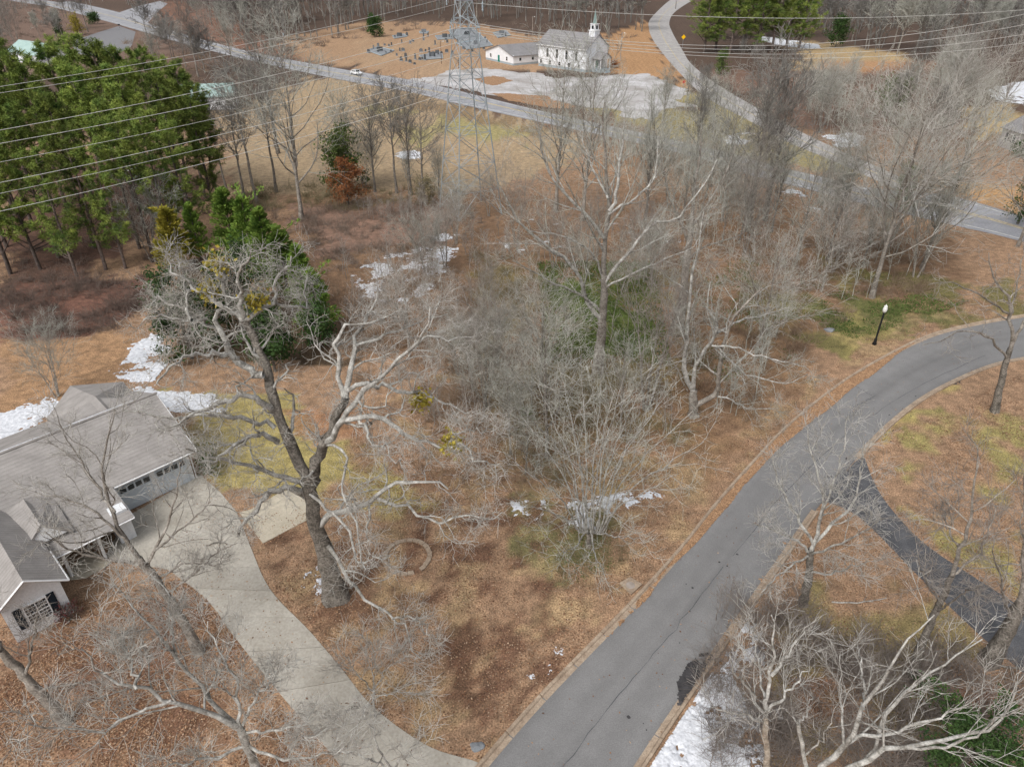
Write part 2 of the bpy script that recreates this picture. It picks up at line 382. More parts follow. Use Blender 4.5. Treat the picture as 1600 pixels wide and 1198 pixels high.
sR = smooth(wp([(1110,-12),(1084,0),(1056,18),(1046,34),(1050,50),(1067,80),(1080,100),(1117,130),(1167,160),(1227,194),(1301,230),(1351,252),(1450,296)]), 90)
structure(ribbon('branch_road', sL, sR, .025, M['highway2']), 'bleached side road curving away past the church', 'road')
def strip_between(A, B, f, wid, z, name, m, i0=0, i1=None, dash=None, parent=None):
    c = A*(1-f)+B*f; d = np.gradient(c, axis=0); d /= np.linalg.norm(d, axis=1)[:, None]; nrm = np.stack([-d[:, 1], d[:, 0]], -1)
    return ribbon(name, (c+nrm*wid/2)[i0:i1], (c-nrm*wid/2)[i0:i1], z, m, parent)
for f in (.475, .525):
    structure(strip_between(hU, hL, f, .35, .06, 'centre_line', M['line_y']), 'yellow centre line painted on the highway', 'road marking')
structure(strip_between(hU, hL, .1, .25, .06, 'edge_line', M['line_w']), 'white line along the far edge of the highway', 'road marking')
structure(strip_between(hU, hL, .91, .25, .06, 'edge_line', M['line_w']), 'white line along the near edge of the highway', 'road marking')
structure(strip_between(sL, sR, .5, .3, .045, 'centre_line', M['line_y']), 'faded yellow centre line of the branch road', 'road marking')
lot = smooth(wp([(640,132),(690,113),(760,108),(830,116),(900,122),(960,118),(1010,118),(1050,135),(1075,160),(1040,178),(985,182),(930,170),(870,160),(800,154),(745,142),(690,136),(640,132)]), 60)
lot = np.repeat(lot[:-1], 4, 0)*1.0; lot = np.array([np.interp(np.arange(236)/4, np.arange(59), lot[::4, k]) for k in (0, 1)]).T
lot += np.stack([(fbm(lot[:,0], lot[:,1], .16, 61)-.5)*13, (fbm(lot[:,0], lot[:,1], .16, 67)-.5)*16], -1)
structure(polysheet('gravel_lot', [(p[0], p[1]) for p in lot[:-1]], .022, M['gravel']), 'pale gravel lot in front of the church', 'parking lot')
structure(polysheet('side_road', wp([(180,22),(215,10),(250,2),(262,6),(245,20),(228,40)]), .02, M['highway']), 'short side road joining the highway at upper left', 'road')
structure(polysheet('far_driveway', wp([(110,66),(150,52),(186,41),(212,50),(205,75),(170,90),(120,85)]), .02, M['asphalt']), 'grey asphalt drive beside the distant teal roofed house', 'driveway')
# dark drive on the right
dL = smooth(wp([(1265,800),(1290,785),(1330,800),(1365,828),(1440,905),(1540,1000),(1640,1085)]), 40)
dR = smooth(wp([(1335,722),(1350,715),(1362,745),(1385,785),(1440,845),(1520,900),(1640,975)]), 40)
structure(ribbon('side_driveway', dL, dR, .007, M['asphalt_dark']), 'dark damp asphalt driveway leaving the street at right', 'driveway')

# concrete drive, split into slabs by control joints
drv = structure(bpy.data.objects.new('concrete_driveway', None), 'pale concrete driveway running from the street up to the garage', 'driveway'); link(drv)
eL = smooth(wp([(640,1330),(560,1235),(513,1171),(433,1078),(367,995),(333,948),(310,925),(283,905),(257,888),(215,884),(165,872)]), 60)
eR = smooth(wp([(752,1215),(748,1192),(668,1165),(584,1105),(534,1045),(483,985),(430,931),(405,888),(402,861),(410,848),(440,832)]), 60)
cuts = [0, 9, 16, 23, 30, 37, 44, 50]
for a, b in zip(cuts[:-1], cuts[1:]):
    A = eL[a:b+1].copy(); B = eR[a:b+1].copy()
    k = .022 / max(np.linalg.norm(A[0]-A[1]), .1)
    A[0] += (A[1]-A[0])*k; B[0] += (B[1]-B[0])*k; A[-1] += (A[-2]-A[-1])*k; B[-1] += (B[-2]-B[-1])*k
    poly = [tuple(p) for p in A] + [tuple(p) for p in B[::-1]]
    MB().prism(poly, -.1, .045).build('concrete_slab', M['concrete'], drv)
j = [tuple(p) for p in eL[50:]]; k_ = tuple(eR[50])
def s2(q): return tuple(G(*q)[:2])
MB().prism([tuple(eR[50]), s2((370,800)), s2((345,770)), s2((311,740)), s2((296,752)), s2((200,806)), s2((165,868))] + [tuple(p) for p in eL[50:][::-1][1:]], -.1, .041).build('concrete_slab', M['concrete'], drv)
MB().prism([s2(q) for q in [(411,849),(445,831),(479,813),(481,800),(479,786),(473,774),(463,768),(450,766),(438,769),(424,778),(408,788),(392,796),(374,801)]], -.1, .049).build('parking_pad', M['pad'], drv)
structure(MB().prism([s2(q) for q in [(100,903),(112,906),(135,903),(160,889),(176,876),(160,872),(150,862),(130,868)]], -.1, .05).build('garden_path', M['pad']), 'small curved tan concrete path to the front door', 'path')

# kerbs: one object per cast length
def kerb(edge, side, label, i0, i1, skip=()):
    k = structure(bpy.data.objects.new('kerb', None), label, 'kerb'); link(k)
    d = np.gradient(edge, axis=0); d /= np.linalg.norm(d, axis=1)[:, None]; nrm = np.stack([-d[:, 1], d[:, 0]], -1)*side
    L_ = np.concatenate([[0], np.cumsum(np.linalg.norm(np.diff(edge, axis=0), axis=1))])
    s = L_[i0]
    while s < L_[i1]-3:
        e = s+3.05-.07; ss = np.linspace(s, e, 4)
        if not any(a <= s <= b for a, b in skip):
            mb = MB(); pts = [np.array([np.interp(q, L_, edge[:, 0]), np.interp(q, L_, edge[:, 1])]) for q in ss]
            ns = [np.array([np.interp(q, L_, nrm[:, 0]), np.interp(q, L_, nrm[:, 1])]) for q in ss]
            prof = [(-.30, .016), (0, .022), (.06, .13), (.10, .15), (.24, .15), (.26, .0)]
            vs = [(p[0]+n_[0]*o, p[1]+n_[1]*o, zz) for p, n_ in zip(pts, ns) for o, zz in prof]; m_ = len(prof)
            fs = [(a*m_+b, a*m_+b+1, (a+1)*m_+b+1, (a+1)*m_+b) for a in range(3) for b in range(m_-1)] + [tuple(range(m_)), tuple(range(3*m_, 4*m_))[::-1]]
            mb.add(vs, fs).build('kerb_segment', M['kerb'], k)
        s += 3.05
    return L_
LL = kerb(rdL, 1, 'tan concrete kerb along the left side of the street', 2, 117)
dist = lambda edge, px: int(np.argmin(np.linalg.norm(edge-G(*px)[:2], axis=1)))
LR = np.concatenate([[0], np.cumsum(np.linalg.norm(np.diff(rdR, axis=0), axis=1))])
kerb(rdR, -1, 'tan concrete kerb along the right side of the street', 2, 117, skip=[(LR[dist(rdR, (1270,805))], LR[dist(rdR, (1338,722))])])
# storm drain
t = thing('storm_drain', 'square concrete storm drain cover beside the left kerb', 'drain')
MB().prism([s2(q) for q in [(968,912),(984,903),(1003,914),(986,930)]], 0, .14).build('cover_slab', M['kerb'], t)
c_ = G(985,914,.14); MB().lathe([(.32,.141),(.32,.155),(.28,.16)], 14, (c_[0], c_[1])).build('manhole_lid', M['wood_pole'], t)

# ------------------------------------------------------------------ patches of snow, leaves and mulch
def patch(name, label, px, m, res=.12, thr=.5, ns=.8, th=.05, seed=0, cat='snow', base=0.0, fade=.6, world=None, avoid=None):
    poly = world if world is not None else [g[:2] for g in wp(px)]; a = np.array(poly); res *= .62
    x = np.arange(a[:,0].min()-.5, a[:,0].max()+.5, res); y = np.arange(a[:,1].min()-.5, a[:,1].max()+.5, res)
    XX, YY = np.meshgrid(x, y)
    m1 = np.zeros(XX.shape)
    for dx, dy in ((0,0),(fade,0),(-fade,0),(0,fade),(0,-fade),(fade*2,0),(-fade*2,0),(0,fade*2),(0,-fade*2)): m1 += inpoly(XX+dx, YY+dy, poly)
    f = fbm(XX, YY, ns, seed, 4)*.72 + fbm(XX, YY, ns*7, seed+3, 3)*.28 + (m1/9-1)*.35 - thr
    f[m1 == 0] = -1
    if avoid is not None: f[inpoly(XX, YY, avoid)] = -1
    keep = (f[:-1,:-1] > 0)&(f[1:,:-1] > 0)&(f[:-1,1:] > 0)&(f[1:,1:] > 0)
    zz = base + .006 + np.clip(f*6, 0, 1)*th*1.8
    n_ = XX.shape[1]; idx = np.arange(XX.size).reshape(XX.shape)
    q = np.stack([idx[:-1,:-1], idx[:-1,1:], idx[1:,1:], idx[1:,:-1]], -1)[keep]
    if not len(q): return None
    used, inv = np.unique(q, return_inverse=True)
    v = np.stack([XX.ravel(), YY.ravel(), zz.ravel()], -1)[used]
    o = obj(name, np_mesh(name, v, inv.reshape(q.shape), smooth=True), m)
    return tag(o, label, cat, kind='stuff')
patch('snow_patch', 'snow lying behind the grey roof at left edge', [(0,640),(60,625),(85,640),(92,690),(-40,695),(-40,650)], M['snow'], .15, .28, .4, .06, 1)
patch('snow_patch', 'streaky snow on the lawn behind the right end of the house', [(172,590),(205,545),(240,518),(272,525),(276,555),(245,590),(240,612),(300,610),(375,625),(350,645),(245,645),(215,622)], M['snow'], .14, .40, .55, .05, 2)
patch('snow_patch', 'broken snow in the brush below the pylon', [(530,425),(600,400),(650,385),(680,352),(725,362),(715,400),(690,440),(640,475),(560,475)], M['snow'], .2, .50, .45, .06, 3)
patch('snow_patch', 'small snow remnants left of the many stemmed tree', [(795,785),(845,780),(850,805),(805,815)], M['snow'], .09, .40, 1.2, .04, 4)
patch('snow_patch', 'snow remnant at the foot of the many stemmed tree', [(885,785),(960,770),(1040,765),(1000,785),(940,800),(930,845),(890,845)], M['snow'], .09, .40, 1.0, .05, 5)
patch('snow_patch', 'small melting snow patch on the leafy lawn', [(820,1042),(835,1020),(868,1000),(872,1010),(850,1035),(832,1050)], M['snow'], .06, .36, 1.6, .03, 6)
patch('snow_patch', 'scattered snow crumbs on the leafy lawn', [(790,985),(860,980),(855,1012),(800,1015)], M['snow'], .05, .58, 2.5, .03, 7)
patch('snow_patch', 'snow bank along the right kerb at the bottom', [(1005,1210),(1075,1080),(1120,1035),(1180,955),(1195,965),(1165,1040),(1150,1075),(1190,1110),(1200,1210)], M['snow'], .09, .31, .8, .07, 8, avoid=[tuple(p) for p in rdL]+[tuple(p) for p in (rdR+np.array([.35, -.2]))[::-1]])
patch('snow_patch', 'sliver of snow at the foot of the great oak', [(488,895),(500,893),(508,915),(500,925),(494,910)], M['snow'], .05, .25, 2, .05, 9)
patch('snow_patch', 'snow patch beside the branch road among bare trees', [(1290,212),(1330,207),(1355,215),(1345,230),(1310,230)], M['snow'], .3, .3, .3, .08, 10)
patch('snow_patch', 'snow flecks between the two roads', [(1090,225),(1160,205),(1200,212),(1160,230)], M['snow'], .3, .48, .3, .06, 11)
patch('snow_patch', 'snow flecks under the trees beside the highway', [(1190,282),(1260,300),(1300,335),(1240,335)], M['snow'], .25, .55, .4, .06, 12)
patch('snow_patch', 'snow field by the grey house at right edge', [(1545,140),(1600,125),(1640,150),(1600,165),(1560,158)], M['snow'], .4, .35, .15, .08, 13)
patch('snow_patch', 'long white snow strip under the far green pines', [(1180,56),(1215,60),(1280,70),(1285,77),(1250,76),(1200,68)], M['snow'], .6, .3, .12, .1, 14)
patch('snow_patch', 'snow flecks at the feet of the brush right of the pylon', [(760,340),(900,340),(1100,340),(1150,380),(900,400),(780,400)], M['snow'], .22, .66, .5, .05, 15)
patch('snow_patch', 'pale snow circle on the tan field', [(622,240),(645,236),(662,243),(645,250),(628,249)], M['snow'], .25, .3, .3, .05, 16)
patch('snow_patch', 'snow behind the pines at upper left', [(190,262),(215,255),(230,285),(200,290)], M['snow'], .25, .38, .3, .05, 17)
LEAFD = mat('leaf drift', (.24,.14,.08), scale=3, col2=(.40,.25,.145), detail=(12,.45), bump=.8, bscale=9)
def gutter(edge, i0, i1, wd, side, label, thr, seed, m=None, nm='leaf_drift', cat='leaves', base=.02):
    d = np.gradient(edge, axis=0); d /= np.linalg.norm(d, axis=1)[:, None]; nrm = np.stack([-d[:, 1], d[:, 0]], -1)*side
    k = np.arange(i0, i1); wds = wd*(.3+.85*vnoise(k*.16, k*0, 1, seed))*np.clip(np.minimum(k-i0, i1-k)/min(14, (i1-i0)/4), .1, 1)
    poly = [tuple(p) for p in (edge[i0:i1]+nrm[i0:i1]*.02)]+[tuple(p) for p in (edge[i0:i1]-nrm[i0:i1]*wds[:, None])[::-1]]
    patch(nm, label, None, m or LEAFD, .10, thr, .9, .02, seed, cat, base, .05, world=poly)
gutter(rdL, dist(rdL, (1030,900)), dist(rdL, (1440,532)), 1.15, 1, 'orange brown leaf drift in the gutter of the left kerb', .18, 20)
gutter(rdL, dist(rdL, (900,1036)), dist(rdL, (1050,880)), .5, 1, 'thin sprinkle of leaves in the gutter beside the storm drain', .42, 24)
patch('leaf_drift', 'thin line of brown leaves in the right gutter', [(1130,1000),(1190,912),(1240,846),(1250,852),(1200,925),(1140,1015)], LEAFD, .08, .40, 1.4, .03, 21, 'leaves', .02)
gutter(rdR, dist(rdR, (1060,1108)), dist(rdR, (1128,1008)), 1.35, -1, 'dark wet stain of mulch at the right edge of the street', .33, 22, M['mud'], 'mulch_patch', 'mulch', .012)
patch('mulch_patch', 'dark debris line along the inner edge of the street bend', [(1275,782),(1338,708),(1398,648),(1458,606),(1540,568),(1546,578),(1462,616),(1402,660),(1343,722),(1280,795)], M['mud'], .08, .47, 1.2, .015, 23, 'mulch', .012)

# loose leaves on the lawn
def leaves(name, label, px, n, cols, seed, size=(.035,.08), avoid=()):
    r = np.random.default_rng(seed); poly = [g[:2] for g in wp(px)]; a = np.array(poly)
    P_ = np.stack([r.uniform(a[:,0].min(), a[:,0].max(), n*3), r.uniform(a[:,1].min(), a[:,1].max(), n*3)], -1)
    k = inpoly(P_[:,0], P_[:,1], poly)
    for av in avoid: k &= ~inpoly(P_[:,0], P_[:,1], av)
    k &= r.random(len(P_)) < np.clip((fbm(P_[:,0], P_[:,1], .5, 40)-.3)*3, .1, 1)
    P_ = P_[k][:n]; n = len(P_)
    ang = r.uniform(0, 6.28, n); s = r.uniform(size[0], size[1], n); asp = r.uniform(.45, .8, n)
    tz = r.normal(0, .5, (n, 2))
    ca, sa = np.cos(ang), np.sin(ang)
    v = np.zeros((n, 4, 3))
    for i, (du, dv) in enumerate(((-1,0),(0,-1),(1,0),(0,1))):
        du_ = du*s; dv_ = dv*s*asp
        v[:, i, 0] = P_[:,0]+du_*ca-dv_*sa; v[:, i, 1] = P_[:,1]+du_*sa+dv_*ca
        v[:, i, 2] = .03+s*.4+du_*tz[:,0]*.4+dv_*tz[:,1]*.4
    cc = np.array(cols)[r.integers(0, len(cols), n)]*r.uniform(.6, 1.05, (n, 1))
    o = obj(name, np_mesh(name, v.reshape(-1,3), np.arange(n*4).reshape(n,4), colors=np.repeat(cc, 4, 0)), M['leaf'])
    tag(o, label, 'leaves', kind='stuff')
LC = [(.42,.25,.145), (.36,.20,.115), (.46,.30,.19), (.24,.12,.07), (.50,.36,.25), (.17,.09,.055), (.30,.17,.10)]
road_poly = [tuple(p) for p in rdL]+[tuple(p) for p in rdR[::-1]]; drive_poly = [tuple(p) for p in eL]+[tuple(p) for p in eR[::-1]]
leaves('leaf_litter', 'brown oak leaves strewn over the lawn between drive and street', [(380,820),(520,760),(800,720),(1100,720),(1250,600),(1440,520),(1600,500),(1600,470),(1400,470),(1050,860),(740,1198),(560,1198)], 70000, LC, 51, avoid=[road_poly, drive_poly])
leaves('leaf_litter', 'brown leaves strewn over the ground left of the drive', [(0,980),(120,940),(300,900),(520,1220),(-30,1220)], 24000, LC, 52, avoid=[drive_poly])
leaves('leaf_litter', 'tan leaves strewn over the grass right of the street', [(1180,1000),(1230,870),(1400,680),(1600,580),(1640,1210),(1150,1210)], 22000, LC, 53, avoid=[road_poly, [tuple(p) for p in dL]+[tuple(p) for p in dR[::-1]]])
leaves('leaf_litter', 'leaves strewn below the brush in the middle', [(520,640),(1080,560),(1140,680),(1000,760),(560,760)], 16000, LC, 54)

leaves('leaf_litter', 'few brown leaves blown over the concrete drive', [(200,800),(300,745),(400,830),(560,1050),(740,1195),(540,1210),(300,900)], 900, LC, 55)
leaves('leaf_litter', 'few brown leaves blown over the street', [(760,1198),(985,955),(1180,735),(1430,540),(1590,505),(1590,565),(1340,715),(1190,915),(1000,1198)], 1100, LC, 56)
# ------------------------------------------------------------------ branching engine
def tubes(batches, sides_min=3):
    V = []; Q = []; b0 = 0
    for pts, rad, S_ in batches:
        N, P_, _ = pts.shape
        if N == 0: continue
        T = np.gradient(pts, axis=1); T /= np.linalg.norm(T, axis=2, keepdims=True)+1e-9
        ref = np.where(np.abs(T[:, :1, 2:3]) > .9, np.array([1., 0, 0]), np.array([0, 0, 1.]))
        A = np.cross(T, ref); A /= np.linalg.norm(A, axis=2, keepdims=True)+1e-9; B = np.cross(T, A)
        th = np.arange(S_)*2*np.pi/S_
        ring = (A[:, :, None]*np.cos(th)[None, None, :, None]+B[:, :, None]*np.sin(th)[None, None, :, None])*rad[:, :, None, None]
        if S_ >= 8:
            ring *= (1+.10*np.sin(3*th+1)[None, None, :, None]+.06*np.sin(5*th)[None, None, :, None])
        v = pts[:, :, None]+ring; V.append(v.reshape(-1, 3))
        base = b0+(np.arange(N)*P_*S_)[:, None, None]+(np.arange(P_-1)*S_)[None, :, None]
        k = np.arange(S_)[None, None]; k2 = (k+1) % S_
        q = np.stack([base+k, base+k2, base+S_+k2, base+S_+k], -1); Q.append(q.reshape(-1, 4)); b0 += N*P_*S_
    return np.concatenate(V), np.concatenate(Q)
def children(r, par, k, tr=(.25, 1), ang=50, lenf=.5, wig=.25, up=.05, P_=6, rf=.6, rmin=.008, minlen=.2, lpow=.5, flat=0.0):
    pts, rad, _ = par; N, PP, _ = pts.shape
    seg = np.linalg.norm(np.diff(pts, axis=1), axis=2); Ln = seg.sum(1)
    idx = np.repeat(np.arange(N), k); n = len(idx)
    t = tr[0]+(tr[1]-tr[0])*((np.tile(np.arange(k), N)+r.random(n))/k)
    s = np.clip(t*(PP-1), 0, PP-1.001); i = s.astype(int); f = (s-i)[:, None]
    p = pts[idx, i]*(1-f)+pts[idx, i+1]*f; rr = rad[idx, i]*(1-f[:, 0])+rad[idx, i+1]*f[:, 0]
    T = pts[idx, i+1]-pts[idx, i]; T /= np.linalg.norm(T, axis=1, keepdims=True)+1e-9
    ref = np.where(np.abs(T[:, 2:3]) > .9, np.array([1., 0, 0]), np.array([0, 0, 1.]))
    A = np.cross(T, ref); A /= np.linalg.norm(A, axis=1, keepdims=True)+1e-9; B = np.cross(T, A)
    az = np.tile(np.arange(k), N)*2.4+np.repeat(r.uniform(0, 6.28, N), k)+r.normal(0, .5, n)
    an = np.radians(ang*r.uniform(.65, 1.3, n))
    D = T*np.cos(an)[:, None]+(A*np.cos(az)[:, None]+B*np.sin(az)[:, None])*np.sin(an)[:, None]
    D[:, 2] *= (1-flat)
    D /= np.linalg.norm(D, axis=1, keepdims=True)
    ln = np.maximum(Ln[idx]*lenf*(1-lpow*t)*r.uniform(.6, 1.35, n), minlen)
    out = np.zeros((n, P_, 3)); out[:, 0] = p; d = D
    for j_ in range(1, P_):
        d = d+r.normal(0, wig, (n, 3)); d[:, 2] += up; d /= np.linalg.norm(d, axis=1, keepdims=True)
        out[:, j_] = out[:, j_-1]+d*(ln/(P_-1))[:, None]
    r0 = np.maximum(np.minimum(rr*rf, .03*ln+.006), rmin); q = np.linspace(0, 1, P_)[None]
    ra = r0[:, None]*(1-.75*q); ra = np.maximum(ra, rmin*.7)
    return out, ra
def B_(x, S_): return (x[0], x[1], S_)
def leafcards(r, pts, n, size, spread, droop=0.0, aspect=.35):
    i = r.integers(0, len(pts), n); c = pts[i]+r.normal(0, spread, (n, 3))
    d = r.normal(0, 1, (n, 3)); d[:, 2] -= droop; d /= np.linalg.norm(d, axis=1, keepdims=True)
    e = np.cross(d, r.normal(0, 1, (n, 3))); e /= np.linalg.norm(e, axis=1, keepdims=True)+1e-9
    s = size*r.uniform(.6, 1.3, n)[:, None]
    v = np.stack([c, c+d*s*.5+e*s*aspect, c+d*s, c+d*s*.5-e*s*aspect], 1)
    return v.reshape(-1, 3), np.arange(n*4).reshape(n, 4)

def resample(pts, n, r=None, wig=0.0):
    p = np.array(pts, float); m = len(p); e = np.vstack([2*p[0]-p[1], p, 2*p[-1]-p[-2]])
    d = np.concatenate([[0], np.cumsum(np.linalg.norm(np.diff(p, axis=0), axis=1))]); out = []
    for s in np.linspace(0, d[-1], n):
        i = min(max(np.searchsorted(d, s, side='right')-1, 0), m-2); t = (s-d[i])/(d[i+1]-d[i]+1e-9)
        a, b, c, f = e[i], e[i+1], e[i+2], e[i+3]
        out.append(.5*(2*b+(c-a)*t+(2*a-5*b+4*c-f)*t*t+(3*b-a-3*c+f)*t**3))
    out = np.array(out)
    if r is not None and wig: out[1:-1] += r.normal(0, wig, (n-2, 3))
    return out
STY = dict(
  oak=dict(l1=dict(k=8, tr=(.2,1), ang=56, lenf=.40, wig=.36, up=.03, P_=8, rf=.5, rmin=.022, minlen=1.3),
           l2=dict(k=7, tr=(.15,1), ang=55, lenf=.55, wig=.38, up=.02, P_=6, rf=.6, rmin=.016, minlen=.8),
           l3=dict(k=6, tr=(.1,1), ang=50, lenf=.6, wig=.3, up=.03, P_=3, rf=.6, rmin=.009, minlen=.7)),
  straight=dict(l1=dict(k=9, tr=(.2,1), ang=36, lenf=.42, wig=.10, up=.05, P_=6, rf=.5, rmin=.018, minlen=1.2),
           l2=dict(k=6, tr=(.15,1), ang=36, lenf=.5, wig=.12, up=.05, P_=4, rf=.6, rmin=.011, minlen=.8),
           l3=dict(k=5, tr=(.15,1), ang=36, lenf=.6, wig=.12, up=.03, P_=3, rf=.6, rmin=.0105, minlen=.6)),
  soft=dict(l1=dict(k=8, tr=(.2,1), ang=45, lenf=.42, wig=.2, up=.06, P_=6, rf=.5, rmin=.018, minlen=1.1),
           l2=dict(k=6, tr=(.15,1), ang=45, lenf=.5, wig=.22, up=.04, P_=5, rf=.6, rmin=.011, minlen=.7),
           l3=dict(k=6, tr=(.15,1), ang=42, lenf=.65, wig=.2, up=.03, P_=3, rf=.6, rmin=.0105, minlen=.6)))
def hero_tree(name, label, base, baseY, traces, style='soft', seed=1, mt='bark_mid', ml='bark_pale', mw='twig_pale', flare=1.6, group=None, cat='tree', wig=.06, kmul=(1,1,1), rs=.8, dark=.27):
    r = np.random.default_rng(seed)
    origin = np.array([base[0], base[1], 0.0])
    t = thing(name, label, cat, tuple(origin), 0, group)
    tr = []
    for k, (r0, r1, o0, o1, pts) in enumerate(traces):
        r0 *= rs if k else .5+.5*rs; r1 *= rs; n = len(pts); dd = np.concatenate([[0], np.cumsum(np.linalg.norm(np.diff(np.array(pts, float), axis=0), axis=1))]); dd /= dd[-1]
        w3 = [P3(a, b, baseY+o0+(o1-o0)*f) for (a, b), f in zip(pts, dd)]
        if k == 0 and pts[0][1] < 1190: w3[0] = origin.copy()+np.array([0, 0, -.1])
        if k == 0 and pts[0][1] >= 1190: w3 = [origin.copy()+np.array([0, 0, -.1])]+w3
        q = resample(w3, 14, r, wig if k else wig*.6)-origin
        s = np.linspace(0, 1, 14); rad = r0*(1-s)+r1*s
        if k == 0: rad = rad*(1+(flare-1)*np.exp(-s*9))
        rad = rad*(1+r.normal(0, .05, 14))
        tr.append((q[None], rad[None]))
        v, qd = tubes([(q[None], rad[None], 14 if k == 0 else 8)])
        obj('trunk' if k == 0 else 'limb', np_mesh('trunk' if k == 0 else 'limb', v, qd, smooth=True), M[mt] if (k == 0 or r0 > dark) else M[ml], t)
    allp = (np.concatenate([a for a, b in tr[1:]] if len(tr) > 1 else [tr[0][0]]), np.concatenate([b for a, b in tr[1:]] if len(tr) > 1 else [tr[0][1]]), 0)
    st = STY[style]; D1 = dict(st['l1']); D2 = dict(st['l2']); D3 = dict(st['l3'])
    D1['k'] = max(1, int(D1['k']*kmul[0])); D2['k'] = max(1, int(D2['k']*kmul[1])); D3['k'] = max(1, int(D3['k']*kmul[2]))
    a = children(r, allp, **D1); b = children(r, B_(a, 0), **D2); c = children(r, B_(b, 0), **D3)
    for nm, bt, mm in (('branches', [B_(a, 5)], ml), ('twigs', [B_(b, 3), B_(c, 3)], mw)):
        v, qd = tubes(bt); obj(nm, np_mesh(nm, v, qd), M[mm], t)
    t['_n'] = 1; del t['_n']
    return t, a, b

# --- the great oak in the middle left
oY = G(525, 932)[1]; ob = G(525, 932)
OT = [
 (.85, .62, 0, 0, [(525,932),(514,885),(500,835),(489,790),(481,757)]),
 (.62, .34, 0, 1.5, [(481,760),(458,705),(433,638),(415,589),(410,561),(393,523),(380,500)]),
 (.26, .07, 1.5, 3, [(380,500),(370,488),(340,477),(312,456),(291,439),(277,428),(262,405)]),
 (.22, .06, 1.5, 0, [(380,500),(376,472),(377,449),(370,428),(382,411),(392,390)]),
 (.24, .06, 1.5, 3.5, [(381,502),(403,486),(429,467),(426,442),(440,425),(455,400)]),
 (.16, .05, 2, 4.5, [(412,478),(429,480),(460,478),(482,481),(473,456),(480,432)]),
 (.36, .14, .5, 3, [(412,585),(391,582),(365,554),(347,530),(335,510),(342,486),(350,455),(347,430),(335,400)]),
 (.2, .06, 2, 1, [(340,518),(319,505),(300,502),(277,500),(246,493),(225,500)]),
 (.17, .05, 2.5, 4, [(320,505),(300,498),(277,477),(249,467),(235,453)]),
 (.22, .06, .5, -3, [(372,560),(361,558),(340,552),(323,556),(293,561),(265,580),(245,600)]),
 (.16, .05, .5, 4, [(300,500),(292,480),(292,455),(285,430)]),
 (.30, .07, .2, -3.5, [(433,690),(400,677),(363,697),(333,717),(310,722)]),
 (.32, .08, .5, -3, [(425,640),(393,623),(360,623),(320,640),(290,655),(265,668)]),
 (.26, .06, .5, -1, [(430,668),(410,660),(383,653),(317,647),(275,650),(233,647),(200,643)]),
 (.30, .08, 0, -2.5, [(481,765),(455,747),(410,735),(355,722),(320,712),(290,700)]),
 (.42, .12, 0, -3.5, [(478,775),(455,762),(430,768),(410,782),(385,815),(372,838)]),
 (.60, .36, 0, .5, [(482,765),(500,705),(522,660),(540,622)]),
 (.30, .07, .5, -1, [(524,665),(542,649),(557,628),(574,606),(596,589),(624,560),(650,541),(668,508),(672,480)]),
 (.26, .06, .5, 3, [(535,640),(535,610),(529,578),(527,552),(527,523),(553,504),(596,500),(629,482)]),
 (.32, .07, .5, 4, [(540,622),(542,602),(550,567),(559,523),(570,502),(583,482),(590,455)]),
 (.24, .06, .5, 2, [(545,610),(557,599),(580,600),(607,604),(644,610),(676,623),(709,638),(735,645)]),
 (.34, .10, 0, -3, [(510,690),(545,650),(592,656),(618,671),(650,686),(676,699),(702,697)]),
 (.11, .04, -3, -3, [(702,697),(709,680),(748,671),(770,680)]),
 (.12, .04, -3, -5, [(702,697),(718,692),(733,701),(737,714),(760,727),(785,742)]),
 (.15, .04, -1, -5, [(560,655),(574,667),(592,699),(607,695),(615,717),(628,732)]),
 (.40, .08, 0, -1.5, [(486,826),(500,816),(520,807),(550,796),(590,777),(615,754),(652,751),(681,752),(700,764)]),
 (.17, .05, -1, -3, [(590,779),(612,786),(635,791),(660,808),(681,816),(720,805),(757,809),(785,800)]),
 (.17, .06, -.3, -4, [(484,772),(512,794),(539,825),(550,859),(567,884),(590,870),(610,868)]),
 (.22, .05, 0, -6, [(506,845),(526,868),(542,903),(562,921),(590,947),(613,967),(630,978),(638,1006),(661,1031)]),
 (.10, .04, -5, -6.5, [(613,967),(645,966),(668,985),(683,1005)]),
 (.15, .05, 0, -6, [(507,695),(528,700),(539,722),(536,780),(553,813),(562,865),(572,890)]),
 (.16, .05, 2, 5, [(556,540),(590,530),(620,515),(660,500),(700,490)]),
 (.14, .05, 2, 4, [(624,560),(660,530),(700,528),(745,525)]),
]
oak, oa, obr = hero_tree('oak_tree', 'huge spreading bare oak with dark trunk and pale lichened limbs beside the drive', ob, oY, OT, 'oak', 11, 'bark_dark', 'bark_pale', 'twig_pale', 1.4, wig=.11, rs=.62, dark=.36)
for (x, y, o) in ((340,410,2),(400,470,2),(325,455,2.5),(705,690,-3),(655,625,1)):
    r_ = np.random.default_rng(int(x)); c0 = P3(x, y, oY+o)-ob
    v, q = leafcards(r_, c0[None], 260, .22, .28)
    obj('mistletoe_clump', np_mesh('mistletoe_clump', v, q), M['mistle'], oak)

